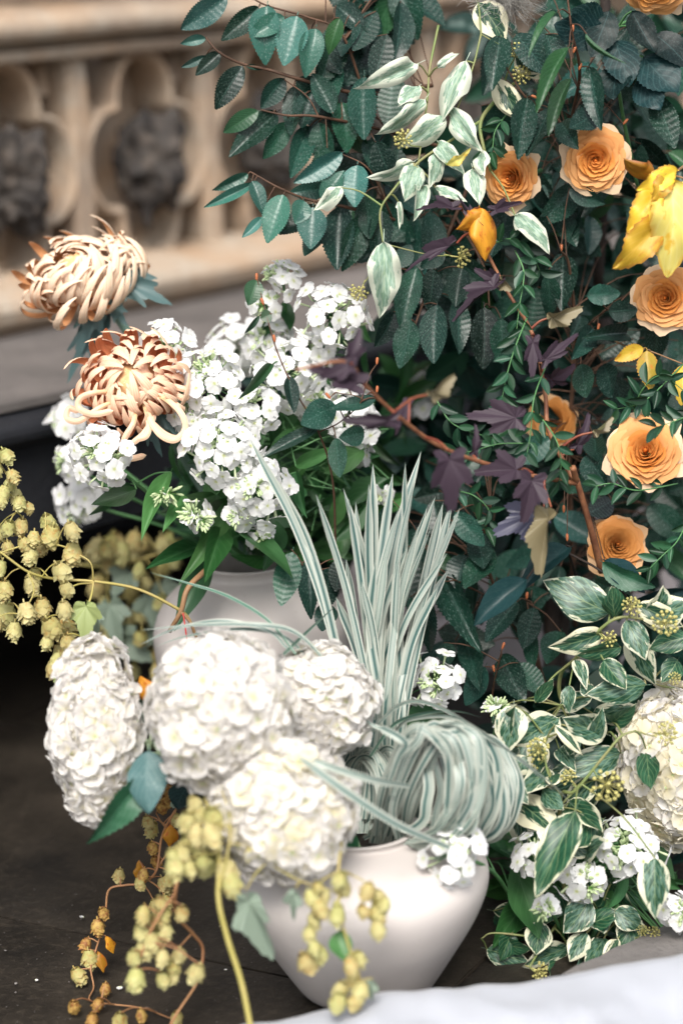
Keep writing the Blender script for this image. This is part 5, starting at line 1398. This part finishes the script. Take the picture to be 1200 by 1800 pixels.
i1.leaf(L_YE, 785, 290, 826, 270, 18, 2.08, 2.07, .4, label='small yellowing leaf')
berries(i1, [(710, 245, 2.08, 17), (632, 512, 2.08, 16), (915, 132, 2.11, 16), (905, 85, 2.11, 15), (808, 452, 2.1, 18)])
i1.finish()
i2 = ivyp('variegated ivy spray above the right hydrangea, large cream-edged leaves', [([(1060, 1330, 2.16), (990, 1240, 2.14), (985, 1185, 2.12), (1010, 1158, 2.09), (1050, 1110, 2.06), (1090, 1085, 2.05), (1150, 1090, 2.06), (1215, 1080, 2.08)], .0022, .0012), ([(1215, 1215, 2.12), (1160, 1205, 2.09), (1130, 1190, 2.08)], .0014, .0009)])
for l, m in (((1072, 1078, 962, 1028, 72), 0), ((1125, 1090, 1215, 1058, 62), 0), ((1058, 1112, 974, 1142, 50), 1), ((1090, 1138, 1014, 1154, 40), 2), ((1108, 1112, 1142, 1208, 56), 0), ((1210, 1120, 1140, 1140, 44), 2), ((1134, 1204, 1050, 1212, 52), 0), ((1100, 1090, 1130, 1150, 46), 0), ((1080, 1085, 1075, 1040, 40), 2), ((1150, 1085, 1165, 1040, 44), 0), ((1000, 1205, 998, 1252, 28), 0), ((940, 1235, 974, 1192, 24), 2), ((1190, 1160, 1165, 1195, 40), 2), ((1060, 1160, 1100, 1210, 44), 2), ((1120, 1062, 1195, 1105, 44), 1), ((1010, 1160, 1030, 1200, 26), 0), ((1040, 1220, 1020, 1200, 26), 0)):
    i2.leaf((L_IV, L_IVC, L_IVG)[m], *l, 2.05 + rnd(0, .03), 2.04 + rnd(-.01, .02))
berries(i2, [(1110, 1066, 2.04, 17), (1168, 1094, 2.03, 23), (1066, 1122, 2.06, 16), (1184, 1192, 2.05, 11)])
i2.finish()
i3 = ivyp('variegated ivy spray left of the right hydrangea, over the phlox', [([(1000, 1640, 2.14), (985, 1500, 2.1), (985, 1400, 2.05), (1010, 1390, 2.03), (1060, 1330, 2.02), (1090, 1295, 2.02), (1115, 1285, 2.02)], .0022, .001), ([(985, 1400, 2.05), (960, 1350, 2.04), (960, 1290, 2.06), (985, 1240, 2.1)], .0012, .0008), ([(985, 1460, 2.08), (900, 1400, 2.06), (890, 1320, 2.07)], .0012, .0008)])
for l, m in (((902, 1240, 893, 1316, 58), 0), ((982, 1262, 905, 1308, 58), 0), ((1064, 1290, 990, 1262, 56), 0), ((975, 1275, 1028, 1322, 24), 1), ((982, 1316, 1004, 1342, 34), 0), ((1090, 1324, 1003, 1358, 54), 0), ((962, 1350, 925, 1385, 44), 0), ((906, 1408, 968, 1458, 62), 1), ((952, 1388, 988, 1424, 34), 0), ((1000, 1410, 1055, 1455, 56), 2), ((1040, 1440, 1000, 1490, 60), 2), ((1060, 1440, 1030, 1470, 46), 0), ((1135, 1318, 1142, 1392, 40), 2), ((880, 1290, 900, 1250, 40), 2), ((940, 1300, 950, 1360, 40), 1), ((1040, 1300, 1058, 1260, 36), 0), ((1075, 1270, 1110, 1250, 38), 2), ((1000, 1480, 1045, 1500, 40), 0), ((925, 1330, 900, 1360, 40), 0), ((968, 1380, 980, 1350, 30), 1), ((1010, 1290, 1000, 1330, 30), 0), ((880, 1370, 915, 1400, 40), 0), ((1020, 1500, 1060, 1480, 40), 0), ((850, 1310, 880, 1340, 44), 2)):
    i3.leaf((L_IV, L_IVC, L_IVG)[m], *l, 2.04 + rnd(-.01, .04), 2.02 + rnd(-.01, .03))
i3.leaf(L_IVG[0], 1010, 1425, 942, 1580, 70, 1.99, 1.96, .25, label='broad green leaf with thin cream edge')
i3.leaf(L_IV[1], 1150, 1508, 1146, 1608, 58, 2.0, 1.98, .15)
berries(i3, [(945, 1316, 2.03, 20), (1065, 1380, 2.0, 28), (1168, 1290, 2.0, 20), (1000, 1368, 2.03, 15), (940, 1340, 2.05, 14)])
i3.fill(L_IV, [(870, 1240), (1080, 1220), (1100, 1400), (1080, 1470), (900, 1470)], 14, 2.08, 2.18, 65, 95, .6, 100)
i3.finish()
i4 = ivyp('low variegated ivy trailing between the front vase and the grey stone', [([(1060, 1560, 2.14), (1000, 1600, 2.1), (960, 1650, 2.06), (930, 1700, 2.03)], .0018, .001), ([(1000, 1600, 2.1), (1060, 1610, 2.08), (1110, 1650, 2.06)], .0013, .0008), ([(960, 1650, 2.06), (870, 1640, 2.06), (845, 1650, 2.06)], .0012, .0008)])
for l, m in (((1035, 1582, 990, 1640, 56), 0), ((1042, 1590, 1060, 1640, 56), 0), ((1085, 1650, 1070, 1700, 34), 1), ((855, 1668, 925, 1690, 46), 0), ((1000, 1665, 918, 1698, 40), 0), ((1000, 1680, 960, 1720, 36), 2), ((880, 1660, 935, 1668, 30), 2), ((1036, 1680, 1010, 1715, 46), 0), ((950, 1620, 940, 1680, 50), 2), ((1110, 1620, 1090, 1660, 46), 2), ((1030, 1625, 1090, 1600, 40), 2), ((1080, 1600, 1130, 1630, 44), 0), ((900, 1640, 880, 1690, 40), 2), ((1030, 1640, 1000, 1690, 40), 0), ((1060, 1650, 1040, 1690, 36), 0)):
    i4.leaf((L_IV, L_IVC, L_IVG)[m], *l, 2.06 + rnd(-.01, .03), 2.04 + rnd(-.01, .02))
berries(i4, [(945, 1706, 2.03, 16), (1148, 1640, 2.05, 12), (1128, 1636, 2.05, 10)])
i4.fill(L_IVG, [(860, 1580), (1100, 1560), (1120, 1640), (990, 1690), (870, 1660)], 26, 2.08, 2.2, 60, 95, .5, 100)
i4.finish()

# ------------------------------------------------------------------ ninebark (purple leaves)
nb = Plant('ninebark_branch', 'forked ninebark branch with dark purple lobed leaves crossing the middle', 'branch', [
    ([(1056, 1005, 2.12), (1035, 920, 2.08), (1012, 842, 2.05)], .0032, .0028),
    ([(1012, 850, 2.05), (900, 828, 2.02), (780, 788, 1.97), (700, 732, 1.92), (640, 675, 1.88), (608, 636, 1.86), (520, 650, 1.85)], .0024, .0012),
    ([(1010, 848, 2.05), (965, 760, 2.06), (957, 690, 2.07), (936, 590, 2.08), (890, 510, 2.09), (845, 425, 2.09), (808, 362, 2.09)], .0024, .0013),
    ([(1012, 845, 2.05), (1006, 822, 2.03)], .003, .003)], M['ninebark_wood'], None, .0011, M['ninebark_stem'])
for l in ((922, 736, 822, 726, 70, 2.04), (920, 826, 838, 822, 74, 2.0), (936, 832, 924, 916, 74, 1.99), (788, 792, 800, 892, 88, 1.93), (802, 428, 712, 452, 36, 2.07), (882, 496, 788, 544, 44, 2.06), (880, 495, 838, 482, 40, 2.07), (806, 366, 736, 356, 34, 2.07), (862, 372, 914, 352, 30, 2.06), (845, 400, 800, 350, 20, 2.06), (948, 640, 1012, 588, 34, 2.05), (935, 590, 940, 660, 40, 2.04), (960, 668, 1008, 664, 60, 2.08), (1008, 790, 1048, 745, 40, 2.06), (640, 680, 548, 640, 66, 1.87), (612, 636, 640, 590, 44, 1.86), (700, 738, 604, 748, 44, 1.9), (620, 640, 570, 655, 50, 1.86), (720, 700, 690, 760, 36, 1.94), (830, 800, 850, 760, 30, 2.0)):
    nb.leaf(L_NB, *l[:4], l[4] * .82, l[5], l[5] - .01, rnd(-.9, .9))
nb.leaf(L_NBB, 955, 898, 868, 934, 70, 2.03, 2.02, .2, label='blue-black crumpled leaf')
nb.leaf(L_NBO, 968, 892, 935, 1008, 62, 2.0, 1.99, .5, label='withered olive and cream leaf')
nb.leaf(L_NBO, 752, 694, 802, 668, 50, 1.9, 1.89, .7, label='blurred olive leaf'); nb.leaf(L_NBO, 880, 490, 892, 512, 40, 2.06, 2.05, .9); nb.leaf(L_NBO, 1040, 760, 1082, 738, 26, 2.05, 2.05, .8); nb.leaf(L_NBO, 960, 560, 1024, 548, 50, 2.08, 2.07, .5)
nb.leaf(L_OR, 842, 365, 852, 448, 46, 2.06, 2.05, .2, label='orange autumn leaf'); nb.leaf(L_OR, 850, 372, 816, 405, 40, 2.06, 2.05, -.2, label='orange autumn leaf')
nb.finish()
dk = Plant('dark_leaf_sprig', 'long blue-black glossy leaves below the fork of the purple branch', 'leaves', [([(1010, 1010, 2.2), (1000, 975, 2.13), (990, 965, 2.1)], .0015, .001)], M['bark_dark'], None, .001)
dk.leaf(L_DK, 925, 1018, 834, 1090, 50, 2.04, 2.02, .25); dk.leaf(L_DK, 1002, 962, 915, 1022, 46, 2.08, 2.04, .5); dk.leaf(L_DK, 1110, 1060, 1210, 1040, 40, 2.1, 2.1, .3)
dk.finish()
rl = Plant('rose_foliage', 'dark blue-green rose leaves under the downturned rose at top right', 'leaves', [([(1120, 330, 2.2), (1090, 180, 2.14), (1080, 60, 2.12), (1120, 30, 2.14)], .002, .0014)], M['green_stem'], None, .0009)
for l in ((1060, 62, 975, 45, 70), (1080, 70, 1105, 150, 66), (1130, 100, 1190, 160, 84), (1060, 40, 1010, 20, 60), (1090, 110, 1075, 170, 62), (1150, 60, 1210, 110, 60), (1070, 20, 1040, 90, 60), (1110, 20, 1150, 90, 50), (1120, 140, 1160, 190, 60)): rl.leaf(L_RO, *l, 2.10, 2.08)
rl.finish()

# ------------------------------------------------------------------ vetch: fine pinnate sprays
VT = [('fine vetch spray hanging left of the purple upright stem', [(905, 440, 2.09), (920, 480, 2.08), (912, 540, 2.07), (905, 600, 2.07)]), ('fine vetch spray curving down to the dark purple leaf', [(925, 560, 2.07), (905, 610, 2.05), (890, 660, 2.05), (882, 700, 2.05)]),
      ('fine vetch spray in front of the shaded rose', [(960, 640, 2.07), (938, 700, 2.04), (932, 760, 2.04), (925, 800, 2.04)]), ('fine vetch spray falling right of the shaded rose', [(940, 720, 2.05), (975, 770, 2.03), (985, 810, 2.03), (982, 850, 2.04)]),
      ('fine vetch tendril crossing the largest rose', [(1260, 705, 2.06), (1215, 728, 2.04), (1180, 742, 2.02), (1150, 752, 2.02)]), ('fine vetch spray between the two lowest roses', [(1190, 850, 2.1), (1120, 862, 2.07), (1075, 850, 2.06), (1045, 855, 2.06)]),
      ('fine vetch spray at the right edge beside the lowest rose', [(1215, 900, 2.1), (1190, 950, 2.08), (1165, 975, 2.07), (1140, 1000, 2.07)]), ('fine vetch spray above the largest rose', [(1200, 640, 2.12), (1150, 690, 2.1), (1120, 710, 2.1), (1080, 720, 2.12)]),
      ('fine vetch spray under the yellow leaves', [(1110, 740, 2.14), (1125, 690, 2.12), (1160, 660, 2.1), (1205, 690, 2.1)]), ('fine vetch spray beside the half-turned rose', [(890, 200, 2.13), (870, 230, 2.12), (865, 260, 2.12), (860, 275, 2.12)]),
      ('fine vetch spray below the blurred purple stem', [(760, 690, 2.16), (790, 740, 2.15), (830, 760, 2.15), (870, 770, 2.16)]), ('fine vetch spray behind the long grass tips', [(780, 860, 2.16), (830, 870, 2.14), (860, 900, 2.14), (850, 930, 2.15)]),
      ('fine vetch spray left of the fork of the purple branch', [(940, 780, 2.12), (880, 780, 2.11), (840, 790, 2.11), (800, 800, 2.12)]), ('fine vetch spray beneath the orange leaf', [(860, 430, 2.1), (900, 420, 2.09), (930, 440, 2.09), (950, 480, 2.1)])]
for lab, pts in VT:
    v_ = Plant('vetch_spray', lab, 'vetch', [(pts, .0008, .0004)], M['green_stem'], 'fine vetch sprays', .0004)
    c_ = v_.curves[0][0]; n = len(c_)
    for k in range(3, n, 4):
        x0, y0, d0 = project(c_[k]); xa, ya, _ = project(c_[k - 2])
        a = math.atan2(x0 - xa, y0 - ya)
        for sgn in (-1, 1):
            b = a + sgn * rnd(.45, 1.1); L = rnd(28, 40)
            v_.leaf(L_SM, x0, y0, x0 + math.sin(b) * L, y0 + math.cos(b) * L, L * rnd(.36, .48), d0, d0 - rnd(-.008, .012), rnd(-.6, .6), 'leaflet')
    v_.finish()

# ------------------------------------------------------------------ yellow leaves, seed head
yl = Plant('yellow_leaf_cluster', 'hanging cluster of bright yellow withered leaves at the right edge', 'leaves', [([(1215, 280, 2.12), (1190, 300, 2.09), (1165, 312, 2.06), (1150, 330, 2.05)], .0016, .001)], M['brown_stem'], None, .001)
for l, m in (((1178, 318, 1185, 466, 92), 1), ((1160, 325, 1104, 400, 50), 0), ((1165, 380, 1085, 468, 62), 0), ((1205, 315, 1215, 430, 80), 2), ((1175, 305, 1150, 345, 36), 0), ((1190, 300, 1125, 330, 40), 0), ((1150, 310, 1105, 295, 40), 3)):
    yl.leaf(L_OR[0] if m == 3 else L_YE[m], *l, 2.05, 2.03, rnd(-.3, .3))
yl.finish()
y2 = Plant('yellowed_hornbeam_sprig', 'ragged yellow leaves below the tight right-edge rose', 'leaves', [([(1080, 600, 2.2), (1110, 612, 2.15), (1135, 615, 2.13), (1200, 640, 2.13)], .001, .0007)], M['brown_stem'], None, .0008)
for l in ((1136, 616, 1142, 684, 40), (1130, 612, 1082, 632, 30), (1204, 640, 1196, 710, 44)): y2.leaf(L_YH, *l, 2.12, 2.11, .1)
y2.finish()
mb = MB(); c0 = P(893, -8, 2.12)
for k in range(700):
    a, h = rnd(0, 6.28), rnd(-1, 1); q = math.sqrt(1 - h * h)
    w = (V((q * math.cos(a), q * math.sin(a), h))); e = c0 + w * rnd(.018, .034) + RGT * rnd(-.012, .012)
    mid = c0 + w * .012 + V((rnd(-1, 1), rnd(-1, 1), rnd(-1, 1))) * .006
    mb.tube([c0, mid, e, e + V((rnd(-1, 1), rnd(-1, 1), rnd(-1, 1))) * .006], .00028, .00012, 3, cap=False)
mb.ball(c0, .012, .012, .010, 10, 8)
single('fluffy_seed_head', mb.mesh('fluffy_seed_head', M['fluff']), 'fluffy grey seed head at the top edge above the ivy', 'seed head')

# ------------------------------------------------------------------ hops
def hops(label, stems, cones, mesh_set, mat, size=36, leaves=(), group='hop vines', tails=True):
    h = Plant('hop_vine', label, 'hop vine', stems, M[mat], group, .0006)
    for (x, y, d, *o) in cones:
        s = (o[0] if o else size) * rnd(.85, 1.15) * K * d
        top = PF(x, y, d, .011) + V((0, 0, s * .45))
        ax = V((rnd(-.45, .45), rnd(-.45, .45), 1)).normalized()
        h.at('hop_cone', mesh_set, axisM(top, ax, s * 1.12, rnd(0, 6)))
    for (me, *l) in leaves: h.leaf(me, *l)
    return h.finish()
J = lambda pts, d, dj=.02: [(x, y, d + rnd(-dj, dj), *r) for x, y, *r in pts]
hops('long hop vine reaching out of the left edge, yellow cones in mid air', [([(345, 1120, 2.14), (330, 1085, 2.13), (305, 1066, 2.12), (240, 1035, 2.10), (165, 1022, 2.08), (100, 1018, 2.07), (50, 1005, 2.05), (0, 970, 2.04), (-40, 950, 2.04)], .0018, .001), ([(150, 980, 2.08), (110, 960, 2.07), (60, 955, 2.06), (-10, 975, 2.05)], .001, .0007), ([(165, 1022, 2.08), (160, 990, 2.07), (140, 975, 2.07)], .001, .0006), ([(-30, 790, 2.1), (10, 830, 2.09), (25, 870, 2.08), (30, 900, 2.08)], .001, .0006), ([(50, 1005, 2.05), (60, 1040, 2.05), (40, 1080, 2.05)], .0009, .0006)],
     J([(6, 803), (-4, 828), (18, 838), (22, 852), (36, 884, 30), (12, 868), (30, 872), (2, 880), (46, 894, 22), (20, 930), (42, 926), (38, 958), (14, 962), (62, 946, 32), (76, 960), (60, 978), (96, 942, 40), (82, 920, 32), (122, 934, 32), (130, 972, 46), (100, 1008, 40), (64, 1012, 36), (52, 1030, 38), (10, 1036, 38), (6, 1000, 40), (18, 1080, 42), (44, 1076, 36), (28, 1108, 38), (74, 1068, 36), (-2, 1100, 36), (0, 940, 36)], 2.07), HOP + HOPP, 'hop_stem', 30)
hops('short hop spray above the side-on hydrangea, with a lime green leaf', [([(165, 1022, 2.08), (160, 1050, 2.06), (145, 1090, 2.05), (146, 1130, 2.04), (148, 1165, 2.04)], .0012, .0008), ([(165, 1025, 2.08), (135, 1028, 2.06), (115, 1045, 2.05), (112, 1090, 2.05), (110, 1160, 2.05)], .0009, .0006)],
     J([(114, 1038, 30), (112, 1072, 36), (84, 1106, 40), (110, 1106, 40), (88, 1128, 32), (120, 1128, 36), (106, 1148, 38), (126, 1144, 36), (96, 1178, 36), (116, 1188, 36), (128, 1168, 34), (104, 1160, 34), (118, 1205, 30), (150, 1140, 30), (140, 1175, 32)], 2.05), HOPP + HOP, 'hop_stem', 36,
     [(L_HO[0], 152, 1055, 148, 1122, 62, 2.04, 2.03, .2), (L_HO[0], 125, 1165, 96, 1195, 44, 2.04, 2.03, .3), (L_HO[1], 165, 1075, 170, 1110, 34, 2.06, 2.05, .2)])
random.seed(21)
hops('out-of-focus hop tangle in the shade between the slate step and the rear vase', [([(290, 970, 2.46), (200, 995, 2.44), (120, 990, 2.44)], .002, .0014), ([(330, 1180, 2.5), (260, 1100, 2.48), (210, 1010, 2.46), (200, 940, 2.46)], .0014, .001), ([(320, 1060, 2.5), (250, 1030, 2.48), (180, 1080, 2.48)], .0012, .0009)],
     [(rnd(165, 330), rnd(945, 1190), rnd(2.4, 2.52), rnd(26, 38)) for _ in range(44)] + [(190, 968, 2.42), (215, 972, 2.43), (240, 950, 2.44), (285, 960, 2.45), (300, 950, 2.45), (175, 965, 2.42)], HOP + HOPP, 'hop_stem', 38,
     [(L_HO[1], 190, 1050, 205, 1130, 70, 2.42, 2.4, .2), (L_HO[2], 200, 1110, 250, 1160, 80, 2.43, 2.41, .4), (L_HO[1], 260, 1040, 270, 1100, 60, 2.44, 2.42, .3), (L_HO[1], 230, 1000, 200, 1040, 60, 2.44, 2.42, .3), (L_HO[2], 290, 1100, 250, 1130, 70, 2.46, 2.44, -.3), (L_HO[1], 280, 1020, 310, 1070, 60, 2.46, 2.44, -.3)])
random.seed(22)
hops('dried brown hop vine curling down to the paving at bottom left', [([(330, 1400, 2.04), (308, 1425, 2.04), (285, 1470, 2.05), (275, 1530, 2.05), (250, 1552, 2.06), (220, 1556, 2.06), (192, 1564, 2.06), (186, 1600, 2.06), (178, 1640, 2.06), (168, 1672, 2.06), (160, 1702, 2.05), (165, 1735, 2.05), (158, 1758, 2.05), (195, 1765, 2.04), (250, 1772, 2.03), (300, 1790, 2.02)], .0013, .0006), ([(160, 1702, 2.05), (138, 1705, 2.05), (134, 1715, 2.05)], .0006, .0005), ([(275, 1530, 2.05), (300, 1480, 2.06), (275, 1430, 2.07)], .001, .0006)],
     J([(212, 1538, 26), (255, 1538, 28), (244, 1552, 26), (285, 1556, 34), (302, 1548, 30), (258, 1445, 26), (272, 1458, 28), (268, 1490, 26), (274, 1515, 26), (296, 1392, 30), (286, 1412, 28), (178, 1607, 24), (172, 1628, 28), (156, 1660, 26), (156, 1684, 34), (132, 1716, 30), (187, 1738, 28), (178, 1766, 30), (130, 1772, 28), (164, 1792, 26), (248, 1784, 28), (212, 1794, 28), (282, 1420, 26), (312, 1790, 24), (310, 1440, 28), (290, 1585, 28), (270, 1592, 24)], 2.055, .012), HOPB + HOP[:2], 'hop_stem_brown', 30,
     [(L_HO[1], 330, 1395, 300, 1420, 34, 2.03), (L_OR[0], 245, 1512, 236, 1552, 16, 2.06, 2.06, .8), (L_OR[0], 186, 1645, 196, 1680, 12, 2.06, 2.06, .5), (L_OR[1], 172, 1672, 176, 1706, 14, 2.06, 2.05, .6), (L_OR[1], 300, 1448, 290, 1490, 22, 2.04, 2.04, .7)])
hops('soft yellow hop cluster dangling in front of the lowest hydrangea, on a thick green stem', [([(445, 1830, 1.83), (425, 1730, 1.83), (400, 1650, 1.83), (384, 1580, 1.83), (386, 1510, 1.84), (372, 1440, 1.86), (360, 1400, 1.9)], .0026, .0018), ([(384, 1570, 1.83), (400, 1500, 1.83), (405, 1440, 1.84), (390, 1390, 1.86)], .001, .0006)],
     J([(350, 1428, 40), (332, 1446), (372, 1440, 40), (344, 1466), (364, 1470), (328, 1486, 40), (350, 1496, 38), (306, 1520, 44), (330, 1526, 40), (352, 1518, 36), (372, 1524, 44), (392, 1532), (402, 1552, 44), (318, 1500, 36), (300, 1506, 34), (338, 1414, 34), (380, 1462, 32), (440, 1500, 26)], 1.845, .015), HOPP, 'hop_stem', 44)
hops('pale hop cluster low at left above the paving, with a red-brown kinked stem', [([(318, 1530, 1.9), (308, 1570, 1.9), (312, 1610, 1.92), (338, 1640, 1.94), (356, 1665, 1.95), (354, 1700, 1.95), (345, 1730, 1.95), (312, 1780, 1.94), (290, 1820, 1.94)], .0019, .0012), ([(308, 1570, 1.9), (280, 1610, 1.89), (255, 1660, 1.89), (238, 1720, 1.89)], .0012, .0008), ([(338, 1640, 1.94), (312, 1668, 1.93), (290, 1690, 1.93)], .0009, .0006)],
     J([(255, 1606, 36), (290, 1606, 40), (270, 1628, 40), (292, 1636, 36), (246, 1640, 38), (262, 1656, 40), (236, 1684, 38), (240, 1720, 40), (322, 1606, 34), (252, 1668, 36), (275, 1650, 36), (288, 1682, 30), (316, 1680, 30), (302, 1702, 34), (284, 1722, 32), (352, 1712, 36), (310, 1716, 30), (258, 1628, 34), (280, 1590, 32)], 1.9, .015), HOPP + HOP[:1], 'hop_stem_brown', 36)
hops('blurred hop sprig hanging in front of the belly of the front vase', [([(600, 1480, 1.86), (595, 1530, 1.84), (597, 1600, 1.83), (612, 1660, 1.83), (632, 1720, 1.83), (640, 1760, 1.83)], .0012, .001), ([(595, 1530, 1.84), (560, 1555, 1.83), (548, 1600, 1.83), (552, 1670, 1.83)], .0008, .0006), ([(595, 1530, 1.84), (640, 1550, 1.83), (665, 1590, 1.83)], .0008, .0006), ([(440, 1495, 1.85), (520, 1545, 1.84), (600, 1570, 1.83)], .0008, .0006)],
     J([(542, 1578), (556, 1596), (548, 1618), (596, 1560, 34), (604, 1548, 30), (594, 1608, 34), (590, 1596, 30), (652, 1566, 36), (662, 1580, 36), (680, 1590, 30), (672, 1602, 30), (655, 1608, 34), (662, 1632, 34), (635, 1602, 32), (545, 1640, 34), (550, 1664, 32), (532, 1694, 42), (560, 1676, 36), (570, 1572, 30), (612, 1698, 34), (628, 1686, 34), (604, 1742, 40), (640, 1742, 36), (598, 1762, 36), (620, 1722, 34), (630, 1762, 34), (556, 1560, 28)], 1.83, .012), HOPP + HOP[:1], 'hop_stem', 34,
     [(L_HO[2], 432, 1565, 462, 1690, 74, 1.84, 1.83, .4), (L_HO[1], 520, 1560, 510, 1620, 34, 1.83, 1.83, .4), (L_PH[0], 598, 1635, 604, 1690, 40, 1.84, 1.83, .3), (L_HO[1], 655, 1720, 648, 1760, 30, 1.83, 1.83, .4)])
wr = thing('dried_tendril', 'brown woody tendril with a red thread arching by the rear vase shoulder', 'tendril', P(345, 1130, 2.13))
mb = MB(); mb.tube(crom([P(362, 1002, 2.14), P(330, 1035, 2.12), P(318, 1075, 2.12), P(298, 1110, 2.13)], 8), .003, .0022, 7); mb.tube(crom([P(318, 1075, 2.12), P(335, 1095, 2.12), P(348, 1130, 2.13)], 6), .002, .0012, 6)
part('vine', mb.mesh('vine', M['brown_stem']), wr)
mb = MB(); mb.tube(crom([P(322, 1078, 2.115), P(326, 1105, 2.11), P(330, 1135, 2.11)], 6), .0008, .0008, 5); part('red_thread', mb.mesh('red_thread', plain('red_thread', (.5, .04, .03), (.4, .03, .03))), wr)
